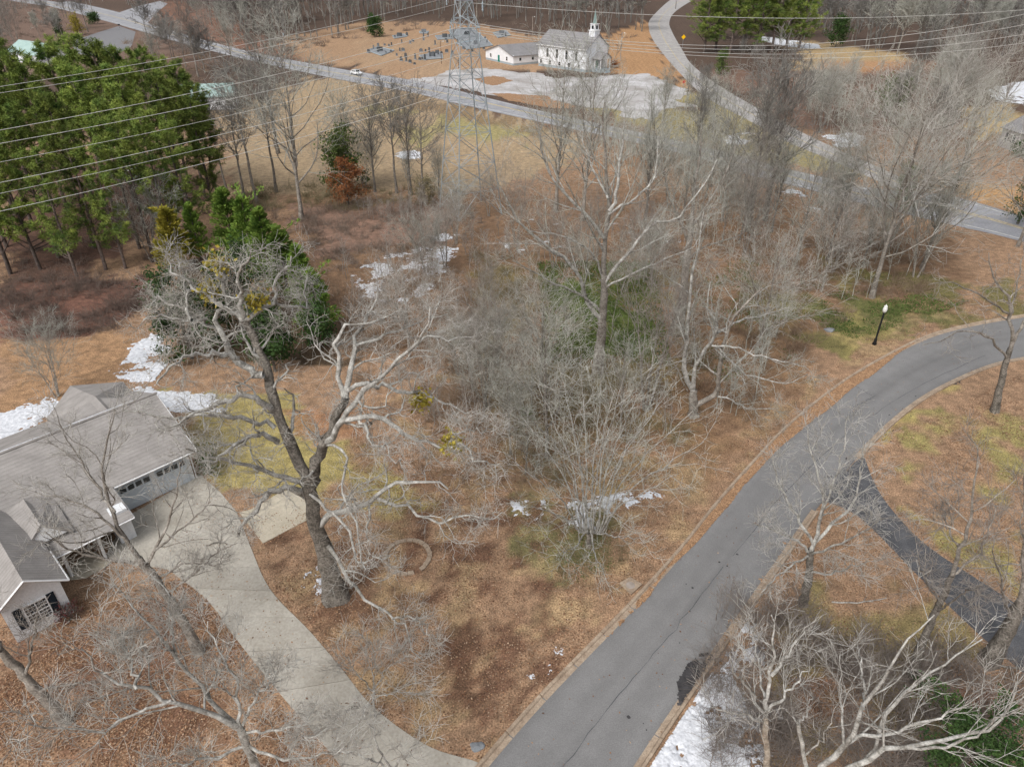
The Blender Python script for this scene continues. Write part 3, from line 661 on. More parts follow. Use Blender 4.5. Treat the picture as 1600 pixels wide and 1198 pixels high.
# --- the tall pale tree in the centre
b_ = G(932, 592)
CT = [(.62,.42,0,0,[(932,592),(936,550),(940,520),(941,490),(944,455)]),
 (.36,.06,0,1,[(944,455),(944,418),(947,367),(952,327),(949,290),(947,260),(944,228),(940,190),(945,160)]),
 (.22,.05,0,2,[(952,330),(959,322),(966,274),(971,234),(975,190)]),
 (.20,.05,0,-3,[(944,372),(920,340),(893,314),(867,284),(851,252),(843,207),(838,175)]),
 (.28,.05,0,-4,[(941,500),(930,488),(915,467),(908,433),(881,400),(867,394),(840,372),(813,348),(787,306),(775,280)]),
 (.13,.04,0,-3,[(940,430),(932,405),(920,391),(888,372),(853,363),(825,360)]),
 (.17,.04,0,-5,[(938,487),(920,470),(905,460),(868,443),(835,427),(801,407)]),
 (.22,.05,0,3,[(946,440),(960,420),(984,394),(1006,364),(1027,346),(1062,340),(1080,314),(1105,282),(1120,250)]),
 (.16,.04,0,2,[(951,335),(970,320),(992,311),(1019,282),(1027,244),(1032,210)]),
 (.14,.04,0,-3,[(945,450),(985,430),(1027,410),(1075,391),(1091,375),(1105,345)]),
 (.14,.04,0,4,[(950,310),(930,270),(915,235),(905,200)])]
hero_tree('pale_tree', 'tall pale barked bare tree with forked crown at the centre', b_, b_[1], CT, 'straight', 21, 'bark_mid', 'bark_pale', 'twig_green', 1.5)
b_ = G(1058, 522)
hero_tree('bare_tree', 'straight thick trunked tree with ivy strand behind the leaning stems', b_, b_[1], [(.62,.3,0,0,[(1058,522),(1066,470),(1073,405),(1080,340)]),
 (.26,.05,0,2,[(1080,345),(1084,300),(1092,250),(1098,200)]),(.2,.05,0,-3,[(1076,380),(1055,330),(1040,280),(1030,240)]),(.2,.05,0,3,[(1078,360),(1110,310),(1135,270),(1150,225)]),
 (.15,.05,0,-4,[(1072,410),(1100,385),(1150,370),(1180,345)])], 'soft', 22, 'bark_mid', 'bark_mid', 'twig_green')
b_ = G(1083, 650)
hero_tree('leaning_tree', 'many stemmed leaning tree with drooping right branches beside the street', b_, b_[1], [(.5,.4,0,0,[(1083,650),(1083,625),(1083,608)]),
 (.3,.06,0,1,[(1083,610),(1070,580),(1073,530),(1075,493),(1080,455),(1088,405),(1100,330)]),
 (.26,.06,0,-1,[(1083,608),(1088,568),(1110,535),(1120,510),(1105,480),(1110,440)]),
 (.34,.08,0,-2,[(1084,635),(1118,613),(1125,570),(1135,520),(1160,480),(1190,450)]),
 (.12,.04,-1,-4,[(1112,540),(1130,541),(1150,543),(1183,555),(1213,563),(1260,573)]),
 (.10,.04,-1,-5,[(1118,543),(1140,560),(1150,580),(1165,600)]),
 (.12,.04,-1,-3,[(1118,545),(1160,580),(1190,590),(1230,600),(1262,585)]),
 (.12,.03,0,-3,[(1110,618),(1140,623),(1170,638),(1218,638)]),
 (.14,.04,0,4,[(1120,520),(1160,500),(1200,490),(1235,480)])], 'soft', 23, 'bark_mid', 'bark_pale', 'twig_green', 1.3)

# --- the many stemmed tree before the street
b_ = G(920, 855)
r_ = np.random.default_rng(5); fan = [(.22,.18,0,0,[(920,855),(920,842),(920,832)])]
for (tx, ty, o) in [(800,720,-2),(815,650,1),(840,600,2),(870,560,3),(905,545,0),(945,550,3),(985,560,-1),(1020,570,2),(1055,600,0),(1085,640,2),(1100,690,-1),(1060,740,-3),(1010,650,-2),(960,610,-3),(860,680,-3),(890,640,-1),(830,790,-4),(1000,840,-6),(870,870,-6),(945,900,-7)]:
    sx = 920+(tx-920)*.12; fan.append((.085,.02,0,o,[(sx,832),(920+(tx-920)*.32, 832+(ty-832)*.42),(920+(tx-920)*.68, 832+(ty-832)*.75),(tx,ty)]))
hero_tree('shrubby_tree', 'many stemmed pale twiggy tree fanning out beside the street', b_, b_[1], fan, 'soft', 31, 'bark_mid', 'bark_pale', 'twig_green', 1.2, kmul=(1,.8,.7), wig=.06)

# --- trees on the right
b_ = G(1254, 944)
hero_tree('bare_tree', 'dark trunked bare tree at the mouth of the side driveway', b_, b_[1], [(.32,.24,0,0,[(1254,944),(1263,898),(1267,858)]),
 (.17,.03,0,1,[(1267,860),(1283,815),(1285,770),(1270,715),(1262,670)]),(.12,.03,0,-1,[(1267,862),(1245,845),(1215,830),(1180,818)]),
 (.14,.03,0,2,[(1270,850),(1300,820),(1330,790),(1345,740),(1350,690)]),(.1,.03,0,-3,[(1264,895),(1301,895),(1330,885),(1358,876)]),
 (.12,.03,0,3,[(1270,848),(1240,800),(1215,750),(1205,700)]),(.1,.03,0,-4,[(1268,865),(1310,850),(1350,830),(1380,810)]),
 (.1,.03,0,-3,[(1266,870),(1240,880),(1210,905),(1190,925)]),(.1,.03,0,1,[(1280,810),(1300,760),(1318,700),(1325,650)])], 'soft', 41, 'bark_dark', 'bark_pale', 'twig_pale', 1.3)
b_ = G(1420, 1062)
hero_tree('bare_tree', 'slender leaning dark tree in front of the side driveway', b_, b_[1], [(.28,.16,0,0,[(1420,1062),(1444,998),(1468,942),(1488,898)]),
 (.15,.03,0,0,[(1488,898),(1501,855),(1515,811),(1522,760),(1528,700)]),(.08,.03,0,-2,[(1470,940),(1458,925),(1441,898),(1435,870)]),
 (.09,.03,0,1,[(1488,898),(1528,865),(1545,830),(1555,790)]),(.08,.03,0,2,[(1500,860),(1480,820),(1470,780)]),(.08,.03,0,-3,[(1460,960),(1500,930),(1530,915)])], 'soft', 42, 'bark_dark', 'bark_mid', 'twig_pink', 1.2)
b_ = G(1543, 1035)
hero_tree('bare_tree', 'thick leaning trunk at right edge beside the side driveway', b_, b_[1], [(.5,.36,0,0,[(1543,1035),(1568,995),(1588,958),(1612,918)]),
 (.3,.05,0,0,[(1612,918),(1640,860),(1660,780)]),(.2,.04,0,-1,[(1590,955),(1600,880),(1605,810),(1600,740)]),(.12,.03,0,-3,[(1580,970),(1560,900),(1550,860)])], 'soft', 43, 'bark_dark', 'bark_mid', 'twig_pink')
b_ = G(1553, 643)
hero_tree('bare_tree', 'dark bare tree with drooping branch over the bend of the street', b_, b_[1], [(.36,.26,0,0,[(1553,643),(1566,590),(1578,545)]),
 (.24,.04,0,0,[(1578,548),(1583,533),(1577,500),(1575,467),(1560,445),(1548,425),(1545,395)]),(.15,.03,0,-3,[(1574,560),(1545,527),(1520,520),(1501,517),(1468,533),(1440,540)]),
 (.2,.04,0,1,[(1580,540),(1601,500),(1615,460),(1620,420)]),(.13,.03,0,-2,[(1576,490),(1555,477),(1514,453),(1478,440),(1450,445)]),(.12,.03,0,3,[(1577,495),(1590,440),(1598,400),(1600,370)])], 'oak', 44, 'bark_dark', 'bark_mid', 'twig_pink', 1.3, kmul=(.8,.8,.6))
# big sycamore below the frame, right
b_ = G(1262, 1330)
hero_tree('sycamore_tree', 'tan barked tree whose long limbs sweep over the lower right corner', b_, b_[1], [(.34,.26,0,.5,[(1262,1260),(1275,1215)]),
 (.2,.03,.5,2,[(1275,1215),(1287,1195),(1327,1155),(1351,1105),(1374,1075),(1401,1025),(1430,985),(1460,960)]),
 (.2,.03,.5,.5,[(1280,1225),(1341,1195),(1384,1169),(1451,1159),(1545,1139),(1578,1102),(1590,1060)]),
 (.16,.03,.5,3,[(1330,1200),(1361,1182),(1381,1125),(1411,1082),(1468,1042),(1535,998)]),
 (.12,.03,1,1,[(1335,1152),(1400,1142),(1450,1125),(1490,1110),(1540,1080)]),
 (.10,.03,1,4,[(1350,1108),(1348,1060),(1340,1010)]),(.09,.03,.5,3,[(1318,1160),(1314,1100),(1313,1020)]),
 (.11,.03,.5,-1,[(1400,1168),(1450,1170),(1520,1150),(1600,1100)])], 'straight', 45, 'bark_tan', 'bark_pale', 'twig_pale', 1.2, kmul=(.6,.8,.9), rs=.72)
b_ = G(1205, 1290)
hero_tree('bare_tree', 'upright pale forked tree at the bottom right of the street', b_, b_[1], [(.2,.14,0,0,[(1200,1215),(1197,1170),(1196,1119)]),
 (.13,.03,0,1,[(1196,1119),(1204,1059),(1211,1005),(1205,960)]),(.09,.03,0,1,[(1205,1055),(1235,1015),(1258,985)]),(.09,.03,0,-1,[(1196,1120),(1175,1085),(1150,1050),(1140,1020)]),
 (.09,.03,0,1,[(1200,1110),(1235,1075),(1265,1040)]),(.08,.03,0,-1,[(1196,1128),(1150,1112),(1110,1105)]),(.07,.03,0,3,[(1195,1090),(1185,1030),(1175,980)])], 'straight', 46, 'bark_tan', 'bark_pale', 'twig_pale', 1.2, kmul=(.6,.7,.8))
b_ = G(1265, 1300)
hero_tree('bare_tree', 'small crooked pale tree between the two bottom right trees', b_, b_[1], [(.13,.1,0,0,[(1262,1225),(1257,1185),(1247,1129)]),
 (.07,.02,0,0,[(1247,1129),(1238,1118),(1222,1105)]),(.07,.02,0,1,[(1248,1130),(1262,1105),(1268,1080)]),(.06,.02,0,-1,[(1256,1180),(1290,1150),(1300,1120)])], 'soft', 47, 'bark_pale', 'bark_pale', 'twig_pink', 1.2, kmul=(.6,.7,.8))

# --- trees at the lower left
b_ = G(425, 1290)
hero_tree('bare_tree', 'pale bare tree with fan of long limbs at bottom left', b_, b_[1], [(.30,.24,0,0,[(408,1225),(397,1190),(376,1138)]),
 (.2,.03,0,-1,[(376,1138),(351,1125),(300,1102),(267,1094),(214,1075),(160,1052),(127,1012)]),
 (.18,.03,0,2,[(374,1136),(334,1105),(300,1062),(274,1025),(244,985),(214,958),(174,908)]),
 (.13,.03,0,2,[(376,1136),(374,1098),(361,1045),(337,1005),(325,970)]),(.11,.03,0,1,[(380,1132),(390,1105),(411,1075),(434,1045)]),
 (.10,.03,0,-1,[(382,1145),(410,1142),(441,1138),(480,1130)]),(.10,.03,-1,-3,[(267,1094),(214,1112),(160,1135),(100,1138),(40,1130)]),
 (.10,.03,2,4,[(276,1027),(270,990),(264,958),(260,925),(234,895)]),(.12,.03,0,-2,[(385,1165),(340,1180),(300,1190),(240,1198)]),(.1,.03,-1,1,[(214,1076),(205,1040),(190,1000)]),
 (.1,.03,0,-2,[(390,1165),(440,1185),(500,1180),(540,1165)])], 'soft', 51, 'bark_pale', 'bark_pale', 'twig_pale', 1.2, kmul=(1.3,1.2,1.2), rs=.7)
b_ = G(312, 1018)
hero_tree('bare_tree', 'leaning grey tree between the house and the drive', b_, b_[1], [(.36,.26,0,0,[(312,1018),(287,972),(250,912),(217,871)]),
 (.2,.03,0,1,[(217,871),(187,828),(172,790),(160,750),(165,700),(180,640)]),(.16,.03,0,-1,[(217,873),(200,878),(150,871),(107,858),(70,830)]),
 (.15,.03,0,2,[(232,890),(240,860),(262,820),(275,770),(280,720)]),(.12,.03,0,0,[(245,905),(284,882),(310,880),(345,885)]),(.12,.03,0,0,[(195,840),(150,800),(110,780),(60,770)]),
 (.1,.03,0,3,[(180,800),(140,740),(110,700),(90,650)]),(.1,.03,0,1,[(262,925),(300,900),(330,870),(365,850)]),(.1,.03,0,2,[(240,862),(290,820),(330,790),(370,800)])], 'soft', 52, 'bark_mid', 'bark_mid', 'twig_pale', 1.3, kmul=(1.3,1,1.1), rs=.7)
b_ = G(105, 1128)
hero_tree('bare_tree', 'grey leaning trunk in the far lower left corner', b_, b_[1], [(.34,.26,0,0,[(105,1128),(70,1090),(40,1058),(0,1015)]),
 (.2,.03,0,1,[(0,1015),(-30,970),(-40,900)]),(.12,.03,0,1,[(40,1056),(50,1000),(60,960)]),(.12,.03,0,-2,[(60,1080),(100,1070),(150,1065)])], 'soft', 53, 'bark_mid', 'bark_mid', 'twig_pink', 1.3)
b_ = G(586, 1120)
hero_tree('sapling', 'thin pale sapling spreading over the edge of the driveway', b_, b_[1], [(.08,.06,0,0,[(586,1120),(584,1095),(584,1070)]),
 (.05,.015,0,0,[(584,1072),(582,1040),(578,1005)]),(.05,.015,0,-1,[(584,1080),(555,1050),(535,1020)]),(.05,.015,0,-2,[(584,1090),(620,1080),(660,1085)]),
 (.05,.015,0,-2,[(585,1100),(540,1110),(510,1140)]),(.05,.015,0,1,[(584,1075),(610,1040),(640,1030)])], 'straight', 54, 'bark_pale', 'bark_pale', 'twig_pale', 1.2, kmul=(.9,.9,1))
b_ = G(640, 1290)
hero_tree('bare_tree', 'pale twiggy treetop reaching over the foot of the driveway', b_, b_[1], [(.18,.14,0,0,[(620,1240),(610,1200)]),
 (.08,.02,0,1,[(610,1200),(590,1160),(575,1130),(560,1095)]),(.08,.02,0,0,[(610,1205),(640,1175),(665,1160)]),(.07,.02,0,0,[(608,1200),(560,1180),(520,1172)])], 'soft', 55, 'bark_pale', 'bark_pale', 'twig_pale', 1.2, kmul=(.8,.8,1))

# ------------------------------------------------------------------ prototype trees for the middle distance and the woods
def proto(seed, style, height, spread, trunk_frac, nl, mb, mw, far=False, stems=1, lean=.02, tk=1.0):
    r = np.random.default_rng(seed); batches_t = []; L = []
    for s_ in range(stems):
        a0 = r.uniform(0, 6.28); ln = lean if stems == 1 else .16
        n = 12; z = np.linspace(0, height*(1 if stems == 1 else r.uniform(.75, 1)), n)
        dx = math.cos(a0)*ln*z*(1 if stems > 1 else 1)+np.cumsum(r.normal(0, .012*height/n*3, n)); dy = math.sin(a0)*ln*z+np.cumsum(r.normal(0, .012*height/n*3, n))
        dx -= dx[0]; dy -= dy[0]
        if stems > 1: dx += .25*math.cos(a0); dy += .25*math.sin(a0)
        r0 = height*.0145/(stems**.4); rad = r0*(1-np.linspace(0, 1, n)**.9*.88); rad[0] *= 1.35
        L.append((np.stack([dx, dy, z], -1)[None], rad[None]))
    T = (np.concatenate([a for a, b in L]), np.concatenate([b for a, b in L]), 0)
    k = nl//stems
    l1 = children(r, T, k, (trunk_frac, .97), dict(up=42, wide=62, vase=34)[style], spread/height*1.05, .16, .10, 7, .5, .03, 1.0, .45)
    l2 = children(r, B_(l1, 0), 7, (.2, 1), 42, .55, .18, .06, 5, .6, .034*tk if far else .019, .9)
    l3 = children(r, B_(l2, 0), 5 if far else 6, (.15, 1), 40, .7, .2, .04, 3, .6, .030*tk if far else .0145, .8)
    root = thing('bare_tree', 'proto', 'tree')
    v, q = tubes([(T[0], T[1], 7), B_(l1, 4)]); obj('trunk', np_mesh('trunk', v, q, smooth=True), M[mb], root)
    v, q = tubes([B_(l2, 3), B_(l3, 3)]); obj('crown', np_mesh('crown', v, q), M[mw], root)
    root['h'] = height
    return root
PR = dict(
 w1=proto(111,'up',20,8,.45,26,'bark_far','twig_far',True,tk=3), w2=proto(112,'wide',20,9,.4,26,'bark_far','twig_far',True,tk=3), w3=proto(113,'vase',19,9,.3,24,'bark_far','twig_green',True,tk=2.6),
 f1=proto(101,'up',20,7.5,.45,26,'bark_far','twig_far',True), f2=proto(102,'up',20,8,.35,30,'bark_far','twig_far',True),
 f3=proto(103,'wide',18,8,.35,26,'bark_far','twig_pink',True), f4=proto(104,'vase',19,9,.25,28,'bark_far','twig_green',True),
 m1=proto(105,'up',16,8,.22,30,'bark_mid','twig_green'), m2=proto(106,'wide',14,9,.22,30,'bark_mid','twig_pale'),
 m3=proto(107,'vase',13,9,.18,30,'bark_mid','twig_pink',stems=3), m4=proto(108,'vase',11,8,.1,32,'bark_mid','twig_green',stems=4))
used = set()
PH = dict(w1=20,w2=20,w3=19,f1=20,f2=20,f3=18,f4=19,m1=16,m2=14,m3=13,m4=11)
def put(pk, x, y, ytop, label, group=None, name='bare_tree', wide=1.0):
    g = G(x, y); h = max(2.5, htop(ytop, g[1])); root = PR[pk]; s = h/PH[pk]
    rz = RNG.uniform(0, 6.28); sc = (s*wide, s*wide, s)
    if pk not in used:
        used.add(pk); root.location = tuple(g); root.rotation_euler = (0, 0, rz); root.scale = sc; root['label'] = label; root.name = name
        if group: root['group'] = group
        return root
    o = copy_tree(root, tuple(g), rz, sc, label, group); o.name = name
    return o
singles = [
 ('f1',355,300,165,'bare tree at the right edge of the pine stand'),
 ('f2',382,310,150,'bare tree forking low beside the pine stand'),
 ('f1',402,318,115,'tall thin bare tree left of the pale leaning trunk'),
 ('m1',471,343,75,'tall pale trunked tree rising from the creek bank in front of the tan field'),
 ('f1',432,300,120,'slim bare tree between pine stand and pale trunk'),
 ('f4',545,290,165,'bare tree rising from the ivy covered clump by the tan field'),
 ('f2',586,300,150,'slim dark trunk in front of the tan field, left of pylon'),
 ('f1',620,302,140,'straight slim trunk midway between ivy clump and pylon'),
 ('f1',643,305,155,'slim trunk over the round snow spot on the field'),
 ('f3',662,310,160,'slender twiggy tree just left of the pylon feet'),
 ('m1',868,330,108,'tall bare tree in front of the white church'),
 ('m1',910,345,112,'dark forked tree right of the tall tree before the church'),
 ('f4',1008,345,190,'dark slim tree behind the central pale tree'),
 ('f1',1083,300,150,'bare tree between highway and branch road'),
 ('m1',1128,345,170,'slim tree leaning over the highway right of centre'),
 ('f2',1168,350,105,'tall leaning trunk crossing the highway verge'),
 ('f2',1195,345,120,'tall trunk pair member beside the highway verge'),
 ('m1',1305,335,190,'dark leaning tree on the lower highway verge'),
 ('m1',1322,330,200,'dark trunk next to the leaning tree on the highway verge'),
 ('m2',1283,455,330,'low branched tree in the green undergrowth'),
 ('m2',1362,465,165,'big spreading tree with ivy clad limbs above the street lamp'),
 ('m1',1440,420,190,'wide tree right of the ivy clad tree'),
 ('m2',1590,385,215,'dark trunk group at the right edge by the highway'),
 ('m4',1470,135,60,'grey spreading tree at the meadow edge, far right'),
 ('m2',1482,190,72,'large round crowned tree left of the grey house'),
 ('m2',1560,190,75,'pale crowned tree before the snow field at right edge'),
 ('f2',435,240,30,'twiggy tree beside the utility pole on the highway'),
 ('f3',330,95,10,'bare tree on the near verge of the highway, upper left'),
 ('f2',310,120,15,'tall bare tree behind the teal roofed barn'),
 ('f4',365,110,20,'grey bare tree between the barn and the highway'),
 ('m3',30,85,10,'grey branching tree left of the teal roofed house'),
 ('m4',240,410,300,'small bare tree between pines and cedars'),
 ('m3',760,640,480,'twiggy tree behind right branches of the oak'),
 ('m2',845,600,455,'thin arching dark tree left of the central pale tree'),
 ('m1',855,720,520,'dark slim trunk behind the many stemmed tree'),
 ('m2',640,560,430,'pale tree behind the oak crown'),
 ('m4',90,620,520,'small pale tree on the lawn behind the house'),
 ('m2',1180,560,400,'grey tree in the thicket above the bend'),
 ('m3',1010,640,430,'bushy tree between the central tree and leaning stems'),
]
for a in singles: put(a[0], a[1], a[2], a[3], a[4])
def wood(poly, n, ytf, label, group, kinds, seed, mind=2.2, bands=None):
    label0, group0 = label, group
    r = np.random.default_rng(seed); g = [p[:2] for p in wp(poly)]; a = np.array(g); k = 0; done = []; tries = 0
    while k < n and tries < n*60:
        tries += 1
        x = r.uniform(min(p[0] for p in poly), max(p[0] for p in poly)); y = r.uniform(min(p[1] for p in poly), max(p[1] for p in poly))
        if not inpoly(np.array([x]), np.array([y]), poly)[0]: continue
        w_ = G(x, y)
        if any((w_[0]-q[0])**2+(w_[1]-q[1])**2 < mind**2 for q in done): continue
        if bands:
            bt = [t_ for xm, t_ in bands if x < xm][0]; label = label0+' '+bt; group = group0+' '+bt
        done.append(w_); pk = kinds[r.integers(0, len(kinds))]; h = r.uniform(*ytf)
        root = PR[pk]; s = h/PH[pk]; rz = r.uniform(0, 6.28); wd = r.uniform(.85, 1.2)
        if pk not in used:
            used.add(pk); root.location = tuple(w_); root.scale = (s*wd, s*wd, s); root.rotation_euler = (0, 0, rz); root['label'] = label; root['group'] = group
        else: copy_tree(root, tuple(w_), rz, (s*wd, s*wd, s), label, group)
        k += 1
GB = 'bare trees of the wood behind the cemetery'
wood([(330,-8),(640,-8),(1010,-8),(1005,50),(900,55),(760,45),(700,30),(560,35),(540,60),(470,75),(420,62),(330,45)], 72, (18,27), 'bare grey tree of the wood', 'bare trees of the wood', ['w1','w2','w3'], 201, 3.5, [(470,'left of the cemetery behind the utility pole'),(560,'at the left rim of the cemetery'),(690,'straight behind the cemetery, left of pylon'),(850,'behind the church hall'),(2000,'behind and right of the white church')])
wood([(1200,10),(1330,8),(1650,5),(1650,90),(1480,92),(1400,88),(1340,80),(1290,60),(1240,40)], 50, (14,23), 'bare grey tree of the upper right wood', 'bare trees', ['w2','w3','f4','w3'], 202, 3.5, [(1350,'beside the far green pines'),(1480,'behind the small tan meadow'),(2000,'toward the upper right corner')])
wood([(-40,0),(60,12),(140,45),(110,60),(60,70),(-40,85)], 12, (8,14), 'bare greyish tree on the slope at the upper left corner', 'bare trees on the slope at upper left', ['w2','w3','f3'], 203, 4)
wood([(1230,150),(1500,130),(1540,210),(1470,290),(1380,270),(1280,210)], 20, (8,14), 'bare grey tree right of the branch road', 'bare trees right of the branch road', ['m4','f4','m2','f2'], 204, 3.5, [(1340,'beside the reddish scrub'),(1430,'in the middle of the clump'),(2000,'toward the grey house')])
wood([(1000,280),(1200,300),(1380,350),(1540,400),(1500,440),(1300,430),(1180,420),(1000,360)], 22, (8,14), 'thicket bare tree between highway and bend', 'bare trees between highway and bend', ['m4','m3','f4','m1'], 205, 2.8, [(1150,'near the pale centre tree'),(1300,'straight above the bend'),(2000,'behind the lamp')])
wood([(1050,150),(1130,185),(1230,240),(1080,220),(960,195)], 8, (6,11), 'young bare tree in the wedge between the two roads', 'young bare trees between the roads', ['f1','f4'], 206, 3)
wood([(620,560),(760,480),(830,480),(850,660),(1050,680),(1050,720),(860,760),(720,700)], 10, (5,9), 'slim twiggy tree in the thicket behind the oak and the many stemmed tree', 'slim trees in the middle thicket', ['m4','m3','m1'], 207, 2.5)
wood([(700,330),(960,330),(1040,400),(1040,470),(780,450),(560,430)], 12, (5,9), 'low bare tree in the brush right of the pylon', 'low bare trees right of the pylon', ['m4','m3'], 208, 2.5, [(800,'nearest the pylon'),(2000,'beside the central pale tree')])
wood([(1090,70),(1200,70),(1230,120),(1160,130)], 5, (6,10), 'bare twiggy tree on the inside of the branch road bend', 'bare trees at the branch road bend', ['f4','f2'], 209, 3)
wood([(560,285),(700,300),(700,312),(480,305)], 5, (5,9), 'scrubby bare tree on the creek bank', 'scrubby bare trees on the creek bank', ['m4','f4'], 210, 3)
wood([(190,62),(250,58),(345,105),(330,125),(240,120)], 9, (9,15), 'grey twiggy tree between the highway and the barn at upper left', 'twiggy trees above the barn', ['f3','w2','f4'], 213, 5)
wood([(200,-10),(330,5),(400,60),(330,52),(250,20)], 10, (13,20), 'bare grey tree across the highway at the top left', 'bare trees across the highway at top left', ['w2','w3','w1'], 214, 5)
wood([(60,12),(140,30),(160,45),(130,55)], 5, (12,16), 'tall dark trunk beside the highway at upper left', 'tall trunks beside the highway at upper left', ['f1'], 211, 2)
wood([(1250,-14),(1660,-14),(1660,4),(1250,6)], 12, (15,20), 'bare grey tree on the skyline at upper right', 'bare trees at the far edge upper right', ['w1','w2','w3'], 212, 5)
# far wood behind everything, a single mass
def forest_mass():
    r = np.random.default_rng(77); n = 70
    x = r.uniform(-420, 460, n); y = r.uniform(470, 600, n); ht = r.uniform(14, 22, n)
    tr = np.zeros((n, 5, 3)); s = np.linspace(0, 1, 5)
    tr[:, :, 0] = x[:, None]+r.normal(0, .5, (n, 1))*s; tr[:, :, 1] = y[:, None]; tr[:, :, 2] = ht[:, None]*s
    ra = .28*(1-.8*s)[None]*np.ones((n, 1))
    l1 = children(r, (tr, ra, 0), 14, (.3, 1), 45, .4, .15, .1, 4, .5, .08, 1.5); l2 = children(r, B_(l1, 0), 6, (.2, 1), 45, .55, .2, .05, 3, .6, .06, 1)
    v, q = tubes([(tr, ra, 4), B_(l1, 3), B_(l2, 3)])
    tag(obj('distant_wood', np_mesh('distant_wood', v, q), M['twig_far']), 'far bare woodland closing the view along the top', 'woodland', kind='stuff')
forest_mass()

# ------------------------------------------------------------------ brush and undergrowth
def brush(name, label, poly, n, mk, seed, rad=1.2, hgt=1.3, tw=42, cat='brush', rt=.012, minY=0):
    r = np.random.default_rng(seed); g = [p[:2] for p in wp(poly)]; a = np.array(g)
    P_ = np.stack([r.uniform(a[:,0].min(), a[:,0].max(), n*8), r.uniform(a[:,1].min(), a[:,1].max(), n*8)], -1)
    k = inpoly(P_[:,0], P_[:,1], g) & (r.random(len(P_)) < np.clip((fbm(P_[:,0], P_[:,1], .16, seed)-.3)*3.2, .04, 1)); P_ = P_[k][:n]; n = len(P_)
    tw = int(tw*.74); rt *= 1.15
    sc = r.uniform(.5, 1.45, n)
    N = n*tw; c = np.repeat(P_, tw, 0); s = np.repeat(sc, tw); az = r.uniform(0, 6.28, N); el = r.uniform(.15, 1.3, N)
    d = np.stack([np.cos(az)*np.cos(el), np.sin(az)*np.cos(el), np.sin(el)], -1); ln = s*r.uniform(.5, 1.2, N)*hgt
    st = np.concatenate([c+r.normal(0, .33*rad, (N, 2))*s[:, None], np.zeros((N, 1))], 1)
    pts = np.zeros((N, 3, 3)); pts[:, 0] = st
    for j_ in range(1, 3):
        d = d+r.normal(0, .3, (N, 3)); d[:, 2] -= .16*(j_-1); d /= np.linalg.norm(d, axis=1, keepdims=True)
        pts[:, j_] = pts[:, j_-1]+d*(ln/2)[:, None]; pts[:, j_, 2] = np.maximum(pts[:, j_, 2], .02)
    ra = rt*np.array([1.2, 1, .5])[None]*np.repeat(r.uniform(.7, 1.3, n), tw)[:, None]
    v, q = tubes([(pts, ra, 3)])
    return tag(obj(name, np_mesh(name, v, q), M[mk]), label, cat, kind='stuff')
def thicket(name, label, poly, n, mk, seed, hr=(3, 6), rt=.014, cat='thicket', kids=10, spread=.34, up=.08, avoid=()):
    r = np.random.default_rng(seed); g = [p[:2] for p in wp(poly)]; a = np.array(g)
    P_ = np.stack([r.uniform(a[:,0].min(), a[:,0].max(), n*10), r.uniform(a[:,1].min(), a[:,1].max(), n*10)], -1)
    k = inpoly(P_[:,0], P_[:,1], g)
    for av in avoid: k &= ~(inpoly(P_[:,0], P_[:,1], [q[:2] for q in wp(av)]) & (r.random(len(P_)) < .93))
    P_ = P_[k]
    k = r.random(len(P_)) < np.clip((fbm(P_[:,0], P_[:,1], .1, seed)-.3)*3.5, .08, 1); P_ = P_[k][:n]; n = len(P_)
    ht = r.uniform(hr[0], hr[1], n); s_ = np.linspace(0, 1, 5); az = r.uniform(0, 6.28, n); ln = r.uniform(.02, .22, n)*ht
    st = np.zeros((n, 5, 3)); st[:,:,0] = P_[:,:1]+(np.cos(az)*ln)[:, None]*s_**1.3; st[:,:,1] = P_[:,1:]+(np.sin(az)*ln)[:, None]*s_**1.3; st[:,:,2] = ht[:, None]*s_
    st[:, 1:-1] += r.normal(0, .04, (n, 3, 3))*ht[:, None, None]*.3
    ra = (rt*1.4+ht[:, None]*.006)*(1-.8*s_)[None]
    l1 = children(r, (st, ra, 0), kids, (.25, 1), 42, spread, .16, up, 3, .6, rt*1.1, .5); l2 = children(r, B_(l1, 0), 4, (.15, 1), 42, .65, .2, .03, 2, .7, rt, .4)
    v, q = tubes([(st, ra, 4), B_(l1, 3), B_(l2, 3)])
    return tag(obj(name, np_mesh(name, v, q), M[mk]), label, cat, kind='stuff')
thicket('sapling_thicket', 'tangle of grey twiggy saplings between the oak and the central tree', [(520,430),(760,380),(860,420),(1050,560),(1060,720),(900,760),(760,740),(640,640),(540,560)], 130, 'twig_pink', 321, (2.5, 6), .013, avoid=[[(840,450),(1030,450),(1060,640),(850,640)]])
thicket('sapling_thicket', 'grey green tangle of saplings right of the central tree', [(960,380),(1120,350),(1400,380),(1420,440),(1290,500),(1180,620),(1110,690),(1040,560)], 125, 'twig_green', 322, (2.5, 6), .016, avoid=[[(840,450),(1030,450),(1060,640),(850,640)]])
thicket('sapling_thicket', 'grey saplings in the scrub around and right of the pylon feet', [(560,330),(760,320),(1000,330),(1150,350),(1000,400),(800,410),(600,400)], 150, 'twig_pink', 323, (2, 4.5), .017, avoid=[[(520,350),(730,345),(720,440),(540,480)], [(680,295),(800,290),(810,365),(690,370)]])
thicket('wood_understory', 'dense grey brown young growth inside the wood behind the cemetery', [(330,-14),(1010,-14),(1005,46),(900,52),(760,40),(700,26),(560,32),(540,56),(470,72),(420,58),(330,42)], 640, 'twig_far', 324, (9, 24), .14, kids=7)
thicket('wood_understory', 'dense grey young growth inside the wood at upper right', [(1200,0),(1330,-5),(1700,-8),(1700,95),(1480,96),(1400,90),(1340,82),(1290,60),(1240,35)], 560, 'twig_far', 325, (7, 19), .13, kids=7)
